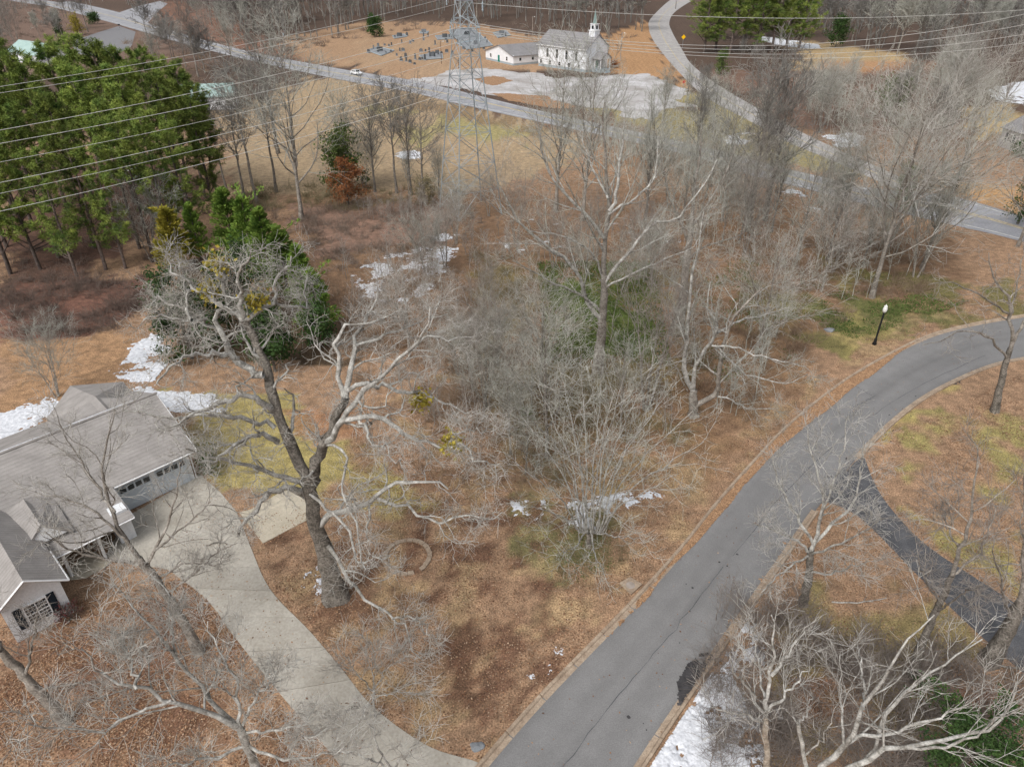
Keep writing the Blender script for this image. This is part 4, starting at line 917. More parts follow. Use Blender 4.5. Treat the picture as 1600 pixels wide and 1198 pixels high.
thicket('wood_understory', 'grey brown young growth on the slope at upper left', [(-60,-12),(300,-12),(330,20),(250,14),(140,0),(60,8),(-60,80)], 240, 'twig_pink', 326, (5, 12), .07)
thicket('sapling_thicket', 'grey crowded saplings right of the branch road', [(1200,120),(1320,150),(1460,130),(1560,150),(1560,260),(1450,290),(1380,270),(1280,220)], 210, 'twig_green', 327, (5, 11), .03)
thicket('sapling_thicket', 'thin grey saplings along both sides of the highway right of the church', [(930,210),(1100,250),(1300,310),(1400,345),(1400,370),(1150,330),(950,260)], 150, 'twig_green', 328, (4, 10), .022)
thicket('sapling_thicket', 'thin twiggy growth in the wedge between the roads', [(960,175),(1050,150),(1150,200),(1230,245),(1100,222)], 60, 'twig_green', 329, (3, 7), .026)
thicket('sapling_thicket', 'pinkish twiggy bushes at lower right', [(1110,960),(1280,950),(1320,1010),(1440,1020),(1600,1070),(1600,1210),(1100,1210)], 90, 'pink_br', 330, (1.5, 3.2), .009, kids=16, spread=.5)
brush('bramble_thicket', 'purple brown bramble thicket below the pine stand', [(-20,440),(100,435),(220,445),(250,470),(230,500),(120,525),(-20,540)], 190, 'purple_br', 301, 1.4, 1.7, 42)
brush('bramble_thicket', 'low reddish scrub between pines and pylon', [(420,330),(520,320),(720,315),(760,340),(700,420),(560,440),(480,420)], 230, 'red_br', 302, 1.3, 1.3, 34, rt=.016)
brush('undergrowth', 'brown twiggy undergrowth behind the oak', [(520,430),(720,420),(780,480),(800,640),(720,700),(600,640),(520,560)], 250, 'brown_br', 303, 1.4, 1.7, 40)
brush('undergrowth', 'olive brown undergrowth around the central trees', [(740,400),(850,400),(860,560),(1040,570),(1060,460),(1100,560),(1080,700),(860,760),(760,640)], 270, 'olive_br', 304, 1.4, 1.8, 40)
brush('undergrowth', 'grey brown undergrowth above the bend of the street', [(1050,350),(1400,380),(1460,450),(1290,520),(1180,620),(1100,700),(1060,560)], 300, 'brown_br', 305, 1.4, 1.7, 38, rt=.014)
brush('undergrowth', 'tangled brush along the creek bank by the pylon', [(360,290),(560,290),(740,300),(740,318),(540,330),(360,330)], 90, 'olive_br', 306, 1.5, 1.8, 36, rt=.02)
brush('undergrowth', 'reddish scrub beyond the branch road', [(1170,120),(1300,110),(1460,130),(1470,220),(1330,210),(1240,190)], 200, 'red_br', 307, 2.2, 2.0, 30, rt=.03)
brush('undergrowth', 'brown scrub edging the wood behind the cemetery', [(340,45),(430,62),(560,50),(560,38),(700,30),(1000,52),(1000,62),(860,60),(720,38),(560,62),(450,85),(340,60)], 130, 'red_br', 308, 2.5, 2.4, 28, rt=.045)
brush('undergrowth', 'pinkish grey bushes at the lower right beside the snow bank', [(1120,960),(1250,950),(1290,1000),(1420,1010),(1440,1210),(1120,1210),(1100,1110)], 150, 'pink_br', 309, 1.1, 1.7, 60, rt=.008)
brush('undergrowth', 'brown brush below the street bend at right', [(1440,1000),(1600,1050),(1640,1210),(1400,1210)], 60, 'pink_br', 310, 1.2, 1.5, 50, rt=.009)
brush('undergrowth', 'low twigs around the foot of the many stemmed tree', [(800,770),(960,780),(980,880),(880,920),(800,860)], 34, 'olive_br', 311, .9, .8, 46, rt=.006)
brush('undergrowth', 'low dry twigs between the oak and the many stemmed tree', [(560,700),(800,640),(880,740),(800,800),(640,780)], 70, 'brown_br', 312, 1.0, .9, 36, rt=.008)
brush('undergrowth', 'grey undergrowth at the foot of the pines', [(-20,400),(80,440),(230,440),(340,320),(360,250),(250,330),(-20,360)], 80, 'purple_br', 313, 1.4, 1.3, 36, rt=.016)
brush('undergrowth', 'dry scrub on the slope at upper left', [(-60,-10),(60,12),(130,45),(110,70),(90,90),(-30,95)], 150, 'red_br', 314, 2.5, 2.4, 28, rt=.04)
brush('undergrowth', 'brown scrub behind the barn', [(190,65),(240,60),(380,105),(400,170),(300,190),(230,120)], 130, 'brown_br', 315, 2, 1.8, 28, rt=.03)
def cover(name, label, poly, n, mk, seed, hgt=.35, size=.16, cat='ground cover', thr=.35):
    r = np.random.default_rng(seed); g = [p[:2] for p in wp(poly)]; a = np.array(g)
    P_ = np.stack([r.uniform(a[:,0].min(), a[:,0].max(), n*5), r.uniform(a[:,1].min(), a[:,1].max(), n*5)], -1)
    k = inpoly(P_[:,0], P_[:,1], g) & (r.random(len(P_)) < np.clip((fbm(P_[:,0], P_[:,1], .3, seed)-thr)*5, 0, 1)); P_ = P_[k][:n]
    c = np.concatenate([P_, r.uniform(.03, hgt, (len(P_), 1))], 1)
    v, q = leafcards(r, c, len(c), size, .02)
    return tag(obj(name, np_mesh(name, v, q), M[mk]), label, cat, kind='stuff')
cover('ivy_ground_cover', 'green ivy under the central trees', [(840,410),(1020,410),(1050,570),(850,570)], 26000, 'ivy', 401, .4, .2, thr=.22)
cover('ivy_ground_cover', 'green ivy bank behind the street lamp', [(1250,440),(1390,465),(1560,455),(1420,508),(1335,530),(1260,510)], 9000, 'ivy', 402, thr=.42)
cover('ivy_ground_cover', 'sparse green ground cover under the many stemmed tree', [(830,790),(950,800),(960,890),(890,915),(840,860)], 3000, 'ivy', 403, .12, .08, thr=.36)
cover('ivy_ground_cover', 'low olive plants in the shaded thicket', [(1060,400),(1280,420),(1240,560),(1120,600)], 7000, 'ivy', 404, thr=.5)

# ------------------------------------------------------------------ pines, cedars, evergreens
def pine(seed, h, crown=.5, mk='needles'):
    r = np.random.default_rng(seed); n = 12; z = np.linspace(0, h, n)
    T = np.stack([np.cumsum(r.normal(0, .06, n)), np.cumsum(r.normal(0, .06, n)), z], -1)[None]; T -= T[:, :1]*np.array([1, 1, 0])
    ra = (h*.014*(1-.85*np.linspace(0, 1, n)))[None]
    l1 = children(r, (T, ra, 0), 46, (1-crown, .985), 72, .24, .10, .09, 6, .4, .03, .8, .62)
    l2 = children(r, B_(l1, 0), 5, (.3, 1), 45, .45, .15, .10, 4, .6, .02, .5)
    root = thing('pine_tree', 'proto', 'pine')
    v, q = tubes([(T, ra, 8), B_(l1, 4), B_(l2, 3)]); obj('trunk', np_mesh('trunk', v, q, smooth=True), M['pine_bark'], root)
    tips = np.concatenate([l2[0][:, 1:].reshape(-1, 3), l1[0][:, 3:].reshape(-1, 3), T[0, -1:]])
    m = len(tips); per = 19; c = np.repeat(tips, per, 0); N = m*per
    d = r.normal(0, 1, (N, 3)); d[:, 2] = d[:, 2]*.7+.35; d /= np.linalg.norm(d, axis=1, keepdims=True)
    e = np.cross(d, r.normal(0, 1, (N, 3))); e /= np.linalg.norm(e, axis=1, keepdims=True); ln = r.uniform(.28, .6, (N, 1))
    v = np.stack([c+e*.02, c-e*.02, c+d*ln-e*.022, c+d*ln+e*.022], 1)
    obj('foliage', np_mesh('foliage', v.reshape(-1, 3), np.arange(N*4).reshape(N, 4)), M[mk], root)
    return root
PP = [pine(601,20,.5), pine(602,20,.62), pine(603,20,.5), pine(604,20,.78), pine(605,20,.88)]
pu = set()
def put_pine(i, x, y, ytop, label, group, fat=1.0):
    g = G(x, y); h = htop(ytop, g[1]); s = h/20; sc = (s*fat, s*fat, s); rz = RNG.uniform(0, 6.28); root = PP[i]
    if i not in pu:
        pu.add(i); root.location = tuple(g); root.scale = sc; root.rotation_euler = (0, 0, rz); root['label'] = label; root['group'] = group; return
    copy_tree(root, tuple(g), rz, sc, label, group)
GP = 'tall pines of the stand at left'
pl = [(20,430,150,4),(60,420,190,4),(120,432,225,4),(165,425,200,3),(95,400,170,1),(10,385,120,3),(200,420,230,4),(245,405,190,2),(150,385,150,0),(215,385,160,0),(275,385,175,3),(305,380,190,4),(55,360,110,1),(110,350,95,0),(180,350,110,2),(250,350,110,0),(300,345,125,1),(335,340,160,4),(20,340,75,0),(80,320,75,1),(140,310,70,2),(210,315,75,0),(270,310,85,1),(320,310,110,0),(-10,410,180,3),(340,325,135,1),(-25,350,90,1),(230,290,70,2),(165,285,60,3),(290,290,95,3),(50,290,80,2)]
for i, (x, y, yt, k) in enumerate(pl):
    row = 'front row with low hanging foliage' if y > 395 else ('middle of the stand' if y > 325 else 'back of the stand')
    side_ = 'near the left edge' if x < 90 else ('halfway along it' if x < 220 else 'toward the tan field')
    put_pine(k, x+RNG.uniform(-5, 5), y+RNG.uniform(-4, 4), yt+RNG.uniform(-8, 8), 'green pine in the %s, %s' % (row, side_), '%s, %s, %s' % (GP, row, side_), .92)
GQ = 'dense green pines inside the branch road bend'
for (x, y, yt, k) in [(1100,84,-40,4),(1118,80,-55,3),(1140,84,-45,4),(1160,80,-60,3),(1182,84,-45,4),(1205,82,-50,3),(1228,80,-40,4),(1247,80,-45,4),(1130,64,-60,3),(1170,60,-70,3),(1215,60,-60,4),(1105,60,-60,4),(1245,58,-60,3),(1190,50,-70,4)]:
    put_pine(k, x, y, yt, 'dense green pine beyond the branch road at top right of centre', GQ, 1.35)
def cedar(seed, h, w_, mk, n=9000):
    r = np.random.default_rng(seed); root = thing('cedar_tree', 'proto', 'cedar')
    MB().bar((0,0,0), (0,0,h*.95), h*.018, 8, h*.003).build('trunk', M['pine_bark'], root)
    K = 150; kt = r.random(K)**.8; kaz = r.uniform(0, 6.28, K); kl = w_*(1-kt)**.75*r.uniform(.7, 1.12, K)+.15; kt[:3] = (.97, .93, .9)
    i_ = r.integers(0, K, n); f = r.random(n)**.6; az = kaz[i_]+r.normal(0, .16, n)/(.35+f); rr = kl[i_]*f
    z = h*(.03+.93*kt[i_])+rr*(.35+.15*f)+r.normal(0, .10, n)
    c = np.stack([np.cos(az)*rr, np.sin(az)*rr, z], -1)
    d = np.stack([np.cos(az)*.8, np.sin(az)*.8, np.full(n, .7)], -1)+r.normal(0, .38, (n, 3)); d /= np.linalg.norm(d, axis=1, keepdims=True)
    e = np.cross(d, r.normal(0, 1, (n, 3))); e /= np.linalg.norm(e, axis=1, keepdims=True); s = r.uniform(.2, .5, (n, 1))
    v = np.stack([c, c+d*s*.5+e*s*.17, c+d*s, c+d*s*.5-e*s*.17], 1)
    obj('foliage', np_mesh('foliage', v.reshape(-1, 3), np.arange(n*4).reshape(n, 4)), M[mk], root)
    return root
def put_c(root, x, y, ytop, h0, fat, label, first):
    g = G(x, y); s = htop(ytop, g[1])/h0
    if first: root.location = tuple(g); root.scale = (s*fat, s*fat, s); root['label'] = label; return root
    return copy_tree(root, tuple(g), RNG.uniform(0, 6), (s*fat, s*fat, s), label)
ca = cedar(701, 10, 2.6, 'cedar'); cb = cedar(702, 10, 2.8, 'cedar'); cc_ = cedar(703, 8, 2.2, 'cedar_y')
put_c(ca, 372, 415, 292, 10, 1.15, 'tallest bright green cedar with pointed top, behind the oak crown', True)
put_c(cb, 400, 425, 305, 10, 1.15, 'bright green cedar just right of the tallest one', True)
put_c(ca, 425, 440, 322, 10, 1.2, 'green cedar third from the left of the big pointed group', False)
put_c(cb, 452, 465, 352, 10, 1.2, 'green cedar on the right slope of the evergreen group', False)
put_c(ca, 480, 490, 380, 10, 1.1, 'rightmost lower green cedar above the oak branches', False)
put_c(ca, 316, 410, 315, 10, .95, 'small green cedar left of the tallest cedar', False)
put_c(cc_, 282, 420, 325, 8, 1.2, 'yellowing cedar at the left end of the evergreen group', True)
put_c(cb, 500, 520, 420, 10, 1.2, 'dark green cedar behind the oak crown on the right', False)
def broadleaf(name, label, x, y, ytop, w_, mk, n, seed, size=.28, mt='bark_dark'):
    r = np.random.default_rng(seed); g = G(x, y); h = htop(ytop, g[1]) if ytop is not None else 2.0
    root = thing(name, label, 'evergreen tree' if h > 4 else 'bush', tuple(g))
    T = np.stack([np.zeros(8), np.zeros(8), np.linspace(0, h*.8, 8)], -1)[None]; ra = (h*.02*(1-.7*np.linspace(0, 1, 8)))[None]
    l1 = children(r, (T, ra, 0), 34, (.05, 1), 62, w_/h*1.15, .2, .06, 5, .4, .02, .5, .35); l2 = children(r, B_(l1, 0), 5, (.3, 1), 45, .5, .2, .02, 4, .5, .012, .3)
    v, q = tubes([(T, ra, 7), B_(l1, 4), B_(l2, 3)]); obj('trunk', np_mesh('trunk', v, q), M[mt], root)
    v, q = leafcards(r, np.concatenate([l2[0][:, 1:].reshape(-1, 3), l1[0][:, 2:].reshape(-1, 3)]), n, size, size*.9); obj('foliage', np_mesh('foliage', v, q), M[mk], root)
    return root
broadleaf('evergreen_tree', 'dark broad leaved evergreen behind the left half of the oak crown', 300, 560, 420, 4.5, 'evergreen', 9000, 801)
broadleaf('evergreen_tree', 'dark evergreen mass right behind the oak fork', 430, 580, 475, 3.2, 'evergreen', 6000, 802)
broadleaf('evergreen_tree', 'mid green evergreen behind the oak at centre left', 380, 520, 395, 5, 'evergreen', 9000, 803)
broadleaf('evergreen_tree', 'dark holly like tree right of the oak fork', 500, 545, 470, 2.2, 'evergreen', 2600, 804)
broadleaf('garden_bush', 'round dark twiggy bush at the corner of the garage', 328, 742, 700, 1.5, 'evergreen', 2600, 805, .1)
broadleaf('garden_bush', 'small deep red bush under the front window', 112, 968, 950, 1.0, 'redleaf', 500, 806, .1)
broadleaf('ivy_clump', 'ivy covered tree clump with russet leaves by the tan field', 540, 300, 190, 4.5, 'ivy', 4200, 807, .4)
broadleaf('russet_tree', 'small oak holding russet leaves on the creek bank', 545, 322, 240, 3.6, 'rustleaf', 4200, 808, .28)
broadleaf('evergreen_tree', 'dark green pine bush at the cemetery edge of the wood', 585, 58, 25, 5, 'evergreen', 3000, 809, .6)
broadleaf('yellow_shrub', 'yellow green shrub near the highway at upper left', 122, 55, 22, 3.6, 'mistle', 1600, 810, .5)
broadleaf('round_bush', 'round dark green bush beside the highway at upper left', 148, 38, 22, 4, 'evergreen', 2200, 811, .5)
broadleaf('dark_conifer', 'dark upright conifer left of the yellow shrub', 95, 58, 15, 2.5, 'evergreen', 2400, 812, .45)
broadleaf('russet_bush', 'small russet bush beside the church porch', 960, 106, 98, 1.6, 'rustleaf', 900, 813, .35)
broadleaf('green_sapling', 'small bright green sapling in the brown undergrowth', 822, 655, 640, .8, 'cedar', 500, 814, .12)
broadleaf('evergreen_bush', 'dark evergreen bush in the bottom right corner', 1490, 1215, 1110, 3.4, 'evergreen', 9000, 815, .16)
broadleaf('evergreen_bush', 'green bush beside the right hand grey house', 1590, 245, 225, 2.4, 'evergreen', 1500, 816, .3)
broadleaf('creek_bush', 'rounded olive bush on the creek bank left of the pylon', 665, 320, 275, 2.6, 'olive_br', 2600, 817, .22)
broadleaf('evergreen_tree', 'dark evergreen among bare trees at top right', 1305, 75, 20, 6, 'evergreen', 3200, 818, .6)
broadleaf('vine_tree', 'vine clad trunk among the bare trees above the lamp', 1405, 330, 245, 2.2, 'ivy', 2400, 819, .3)
broadleaf('vine_tree', 'vine clad low trunk by the branch road', 1125, 118, 75, 3, 'ivy', 1800, 820, .4)
broadleaf('vine_tree', 'ivy wrapped dark trunk at the right edge', 1590, 350, 235, 2.4, 'evergreen', 2600, 821, .3)
broadleaf('vine_tree', 'green vine covered tree right of the scrub meadow', 1390, 185, 120, 5, 'ivy', 2600, 822, .4)

# ------------------------------------------------------------------ the house at left
ga = math.radians(46); hs_ = G(305, 748)
house = thing('brick_house', 'single storey pale house with grey brown shingle roof and attached garage', 'house', (hs_[0], hs_[1], 0), math.radians(46+180))
# local axes: +x runs left along the front, +y runs away to the front (so the back of the house is at -y)
def hv(u, v, z): return (u, -v, z)
def hbox(mb, u0, u1, v0, v1, z0, z1): return mb.box(u0, u1, -v1, -v0, z0, z1)
EV = 3.2
wl = MB(); hbox(wl, 0, 20, .02, 11.6, 0, EV-.05).build('wall', M['siding'], house)
w2 = MB(); hbox(w2, 6.1, 7.2, -3.4, 0, 0, EV-.35).build('wall', M['siding'], house)
w3 = MB(); hbox(w3, 11.9, 15.3, -7.6, 0, 0, EV-.05)
w3.add([hv(11.9,-7.6,EV-.05), hv(15.3,-7.6,EV-.05), hv(13.6,-7.6,4.6), hv(11.9,-7.3,EV-.05), hv(15.3,-7.3,EV-.05), hv(13.6,-7.3,4.6)], [(0,1,2),(3,5,4),(0,2,5,3),(1,4,5,2)])
w3.build('wall', M['siding'], house)
w4 = MB(); w4.prism([(.2,-11.3),(.2,-13.9),(3.2,-16.4),(6,-12.6),(6,-11.3)], 0, EV-.05); w4.build('wall', M['siding'], house)
RZ = 5.9; RV = 5.3
def roof(quads, name='roof'):
    mb = MB()
    for q in quads: mb.slab([hv(*p) for p in q], .16)
    return mb.build(name, M['roof'], house)
rf = roof([[(-.5,-.75,EV),(6.2,-.75,EV),(6.2,RV,RZ),(-.5,RV,RZ)], [(6.2,-.75,EV),(21,-.75,EV),(21,RV,RZ),(6.2,RV,RZ)],
      [(-.5,RV,RZ),(6.2,RV,RZ),(6.2,12,EV),(-.5,12,EV)], [(6.2,RV,RZ),(21,RV,RZ),(21,12.3,EV),(6.2,12.3,EV)]])
roof([[(6.0,-4.2,EV-.75),(7.5,-4.2,EV-.75),(7.5,-.7,EV+.04),(6.0,-.7,EV+.04)]])
roof([[(7.5,-4.4,EV-.8),(12,-4.4,EV-.8),(12,-.7,EV+.05),(7.5,-.7,EV+.05)], [(15.6,-4.4,EV-.8),(21,-4.4,EV-.8),(21,-.7,EV+.05),(15.6,-.7,EV+.05)]])
roof([[(11.5,-8.1,EV),(13.6,-8.1,4.75),(13.6,1.5,4.75),(11.5,1.5,EV)], [(15.7,-8.1,EV),(13.6,-8.1,4.75),(13.6,1.5,4.75),(15.7,1.5,EV)]])
ax = (3.0, 9.6, 5.3)
roof([[(-.2,10.6,EV+.03),(-.5,14.2,EV+.03),ax], [(-.5,14.2,EV+.03),(3.2,17.0,EV+.03),ax], [(3.2,17.0,EV+.03),(6.5,12.7,EV+.03),ax], [(6.5,12.7,EV+.03),(6.9,7.5,5.0),(3.2,6.0,5.75),ax], [(-.2,10.6,EV+.03),(0.1,6.0,5.62),(3.2,6.0,5.75),ax]])
# small front dormer gable
roof([[(9.6,-3.2,EV-.3),(11.2,-2.9,4.35),(11.2,.9,4.35),(9.6,.9,EV+.6)], [(12.8,-3.2,EV-.3),(11.2,-2.9,4.35),(11.2,.9,4.35),(12.8,.9,EV+.6)]])
dm = MB(); dm.slab([hv(9.9,-3.1,EV-.2), hv(12.5,-3.1,EV-.2), hv(11.2,-2.85,4.15)], .1); dm.build('gable_end', M['trim'], house)
def trimline(pts, r=.05):
    mb = MB()
    for a, b in zip(pts[:-1], pts[1:]): mb.bar(hv(*a), hv(*b), r, 4)
    mb.build('gutter', M['trim'], house)
trimline([(-.5,-.78,EV-.1),(6.05,-.78,EV-.1)], .07); trimline([(6.0,-.8,EV-.12),(6.0,-4.25,EV-.82),(7.5,-4.25,EV-.82)], .06); trimline([(7.5,-4.45,EV-.86),(11.6,-4.45,EV-.86)], .07)
trimline([(11.45,-8.15,EV-.06),(11.45,-4.5,EV-.06)], .06); trimline([(11.45,-8.15,EV-.06),(13.6,-8.15,4.7),(15.75,-8.15,EV-.06)], .07); trimline([(-.53,-.75,EV-.04),(-.53,RV,RZ-.04)], .05)
# ridge cap and snow on the ridge
MB().bar(hv(-.6,RV,RZ+.02), hv(21,RV,RZ+.02), .11, 6).build('ridge_cap', M['roof'], house)
def roof_snow(u0, u1, v0, v1, thr, seed, label):
    r = np.random.default_rng(seed); nu, nv = int((u1-u0)/.12), int((v1-v0)/.06); uu = np.linspace(u0, u1, nu); vv = np.linspace(v0, v1, nv); UU, VV = np.meshgrid(uu, vv)
    e = np.minimum(VV-v0, (v1-VV)*1.3); f = fbm(UU, VV, .8, seed)*.7+e*1.1-thr - .25*np.exp(-(UU-u0)/1.5)
    zz = RZ+.045-(VV-RV)*((RZ-EV)/(6.35))+np.clip(f*3, 0, 1)*.06
    keep = (f[:-1,:-1] > 0)&(f[1:,1:] > 0); idx = np.arange(UU.size).reshape(UU.shape); q = np.stack([idx[:-1,:-1], idx[:-1,1:], idx[1:,1:], idx[1:,:-1]], -1)[keep]
    us, inv = np.unique(q, return_inverse=True); v = np.stack([UU.ravel(), -VV.ravel(), zz.ravel()], -1)[us]
    o = obj('roof_snow', np_mesh('roof_snow', v, inv.reshape(q.shape), smooth=True), M['snow']); o.location = house.location; o.rotation_euler = house.rotation_euler
    tag(o, label, 'snow', kind='stuff')
roof_snow(.2, 12.2, RV+.12, RV+1.0, .45, 5, 'white snow strip lying behind the ridge of the grey roof')
# garage doors
for (u0, u1) in ((.35, 2.75), (3.2, 5.6)):
    gd = MB(); hbox(gd, u0, u1, -.06, .02, .05, 2.35); d_ = gd.build('garage_door', M['garage'], house)
    for k in range(4):
        for jx in range(4):
            wv_ = (u1-u0)/4; mb = MB(); hbox(mb, u0+jx*wv_+.07, u0+(jx+1)*wv_-.07, -.085, -.06, .12+k*.57, .12+k*.57+.45)
            mb.build('panel' if k < 3 else 'window_pane', M['garage'] if k < 3 else M['glass_dark'], d_)
# front window with shutters
wf = MB(); z0, z1 = .85, 2.45
hbox(wf, 12.95, 14.25, -7.68, -7.6, z0, z1); win = wf.build('window', M['glass_dark'], house)
for u in (12.95, 13.6, 14.25):
    mb = MB(); hbox(mb, u-.035, u+.035, -7.73, -7.6, z0, z1); mb.build('window_frame', M['trim'], win)
for z in (z0, (z0+z1)/2, z1):
    mb = MB(); hbox(mb, 12.9, 14.3, -7.735, -7.6, z-.03, z+.03); mb.build('window_frame', M['trim'], win)
for u in (13.17, 13.38, 13.82, 14.03):
    mb = MB(); hbox(mb, u-.008, u+.008, -7.71, -7.6, z0, z1); mb.build('muntin', M['trim'], win)
for z in (z0+.27, z0+.53, z0+1.07, z0+1.33):
    mb = MB(); hbox(mb, 12.95, 14.25, -7.708, -7.6, z-.008, z+.008); mb.build('muntin', M['trim'], win)
for u in (12.45, 14.37):
    mb = MB(); hbox(mb, u, u+.46, -7.66, -7.6, z0-.05, z1+.05); sh = mb.build('shutter', M['shutter'], house)
    for k in range(6):
        m2 = MB(); hbox(m2, u+.05, u+.41, -7.68, -7.66, z0+.04+k*.26, z0+.04+k*.26+.18); m2.build('louvre', M['shutter'], sh)
for u in (8.6, 10.9):
    mb = MB(); mb.bar(hv(u,-4.1,0), hv(u,-4.1,EV-.95), .11, 8); mb.build('porch_column', M['trim'], house)
mb = MB(); hbox(mb, 9.2, 10.2, -.05, .02, .1, 2.2); mb.build('front_door', M['shutter'], house)
mb = MB(); mb.bar(hv(-.15,0,.0), hv(-.15,0,EV-.2), .05, 6); mb.build('downspout', M['trim'], house)

# ------------------------------------------------------------------ house at right edge, distant teal roofed buildings
def simple_house(name, label, cx, cy, rz, L_, W_, eh, rh, wm, rm, wins=()):
    t = thing(name, label, 'house' if 'barn' not in name else 'barn', (cx, cy, 0), rz)
    MB().box(-L_/2, L_/2, -W_/2, W_/2, 0, eh).build('wall', wm, t)
    g = MB()
    for sx in (-1, 1):
        x = sx*L_/2; g.add([(x-sx*.02,-W_/2,eh),(x-sx*.02,W_/2,eh),(x-sx*.02,0,rh-.15),(x-sx*.2,-W_/2,eh),(x-sx*.2,W_/2,eh),(x-sx*.2,0,rh-.15)], [(0,1,2),(3,4,5),(0,2,5,3),(1,2,5,4)])
    g.build('gable', wm, t)
    r_ = MB(); r_.slab([(-L_/2-.4,-W_/2-.4,eh-.1),(L_/2+.4,-W_/2-.4,eh-.1),(L_/2+.4,0,rh),(-L_/2-.4,0,rh)], .15); r_.slab([(-L_/2-.4,W_/2+.4,eh-.1),(L_/2+.4,W_/2+.4,eh-.1),(L_/2+.4,0,rh),(-L_/2-.4,0,rh)], .15)
    r_.build('roof', rm, t)
    for (x, z, ww, hh, shut) in wins:
        f = MB().box(x-ww/2-.12, x+ww/2+.12, -W_/2-.05, -W_/2, z-hh/2-.12, z+hh/2+.12).build('window_frame', M['trim'], t)
        for sx in (-1, 1): MB().box(x+sx*ww/4-ww/4+.06, x+sx*ww/4+ww/4-.06, -W_/2-.08, -W_/2-.05, z-hh/2, z+hh/2).build('window_pane', M['glass_dark'], f)
        if shut:
            for sx in (-1, 1): MB().box(x+sx*(ww/2+.45)-.28, x+sx*(ww/2+.45)+.28, -W_/2-.06, -W_/2, z-hh/2-.1, z+hh/2+.1).build('shutter', M['shutter'], t)
    return t
g1 = G(1558, 228); g2 = G(1600, 243)
grey_w = mat('grey lap siding', (.42,.41,.41), vary=.05); ang = math.atan2(g2[1]-g1[1], g2[0]-g1[0])
c1 = (g1+g2)/2; L_ = 13.0; W_ = 9
cx = g1[0]+math.cos(ang)*L_/2-math.sin(ang)*W_/2; cy = g1[1]+math.sin(ang)*L_/2+math.cos(ang)*W_/2
simple_house('grey_house', 'grey sided house with shuttered window at the right edge', cx, cy, ang, L_, W_, 4.0, 6.6, grey_w, M['ch_roof'], [(-3.6,2.3,1.3,1.5,True),(2,2.3,1.3,1.5,True)])
g1 = G(335, 172); simple_house('teal_barn', 'white barn with faded teal metal roof beside the pine stand', g1[0]-2, g1[1]+4, math.radians(12), 13, 9, 3.4, 6.0, M['white_wall'], M['teal_roof'], [(-2,1.7,1.2,1.2,False),(2.5,1.7,1.2,1.2,False)])
g1 = G(62, 96); simple_house('teal_roof_house', 'house with faded teal roof behind the pines at upper left', g1[0], g1[1], math.radians(-35), 22, 11, 3.4, 6.8, M['white_wall'], M['teal_roof'], [(-4,1.7,1.2,1.2,False),(4,1.7,1.2,1.2,False)])

# ------------------------------------------------------------------ church and hall
A = G(841, 103); Bc = G(915, 114); dirx = (Bc-A)[:2]; LN = np.linalg.norm(dirx); ang = math.atan2(dirx[1], dirx[0])
ch = thing('church', 'white clapboard country church with grey roof and small belfry', 'church', (A[0], A[1], 0), ang)
WN = 11.5; EH = 7.4; RH = 11.6
MB().box(.05, LN-.05, .05, WN-.05, 0, .9).build('foundation', M['block'], ch)
MB().box(0, LN, 0, WN, .9, EH).build('wall', M['white_wall'], ch)
g = MB()
for x in (.0, LN-.25): g.add([(x,0,EH),(x,WN,EH),(x,WN/2,RH-.1),(x+.25,0,EH),(x+.25,WN,EH),(x+.25,WN/2,RH-.1)], [(0,2,1),(3,4,5),(0,3,5,2),(1,2,5,4)])
g.build('gable', M['white_wall'], ch)
r_ = MB(); r_.slab([(-.4,-.6,EH-.15),(LN+.5,-.6,EH-.15),(LN+.5,WN/2,RH+.1),(-.4,WN/2,RH+.1)], .18); r_.slab([(-.4,WN+.6,EH-.15),(LN+.5,WN+.6,EH-.15),(LN+.5,WN/2,RH+.1),(-.4,WN/2,RH+.1)], .18)
r_.build('roof', M['ch_roof'], ch)
MB().box(-.4, LN+.5, -.66, -.6, EH-.42, EH-.16).build('fascia', M['trim'], ch)
def cwin(x, z0, z1, w_, par=ch, y=0.0):
    f = MB().box(x-w_/2-.14, x+w_/2+.14, y-.06, y, z0-.14, z1+.2).build('window', M['trim'], par)
    MB().box(x-w_/2, x+w_/2, y-.1, y-.06, z0, (z0+z1)/2-.04).build('pane', M['glass_dark'], f); MB().box(x-w_/2, x+w_/2, y-.1, y-.06, (z0+z1)/2+.04, z1).build('pane', M['glass_dark'], f)
for k in range(4): cwin(LN*(.2+k*.2), 3.4, 6.2, .95)
for k in range(5): cwin(LN*(.06+k*.2), 1.1, 2.3, .9)
# belfry
bx = LN-1.9; by = WN/2
be = MB().box(bx-1.3, bx+1.3, by-1.3, by+1.3, RH-1.1, RH+1.0).build('belfry_base', M['white_wall'], ch)
MB().box(bx-1.5, bx+1.5, by-1.5, by+1.5, RH+1.0, RH+1.2).build('cornice', M['trim'], be)
b2 = MB().box(bx-1.0, bx+1.0, by-1.0, by+1.0, RH+1.2, RH+3.0).build('belfry', M['white_wall'], ch)
for s_ in (-1, 1):
    MB().box(bx-.45, bx+.45, by+s_*1.03-.02, by+s_*1.03+.02, RH+1.5, RH+2.6).build('louvre', M['glass_dark'], b2)
MB().box(bx+1.01, bx+1.05, by-.45, by+.45, RH+1.5, RH+2.6).build('louvre', M['glass_dark'], b2)
MB().box(bx-1.2, bx+1.2, by-1.2, by+1.2, RH+3.0, RH+3.15).build('cornice', M['trim'], b2)
sp_ = MB(); sp_.bar((bx,by,RH+3.15), (bx,by,RH+7.6), 1.0, 4, .04); sp_.build('spire', mat('green grey spire', (.20,.27,.26)), ch)
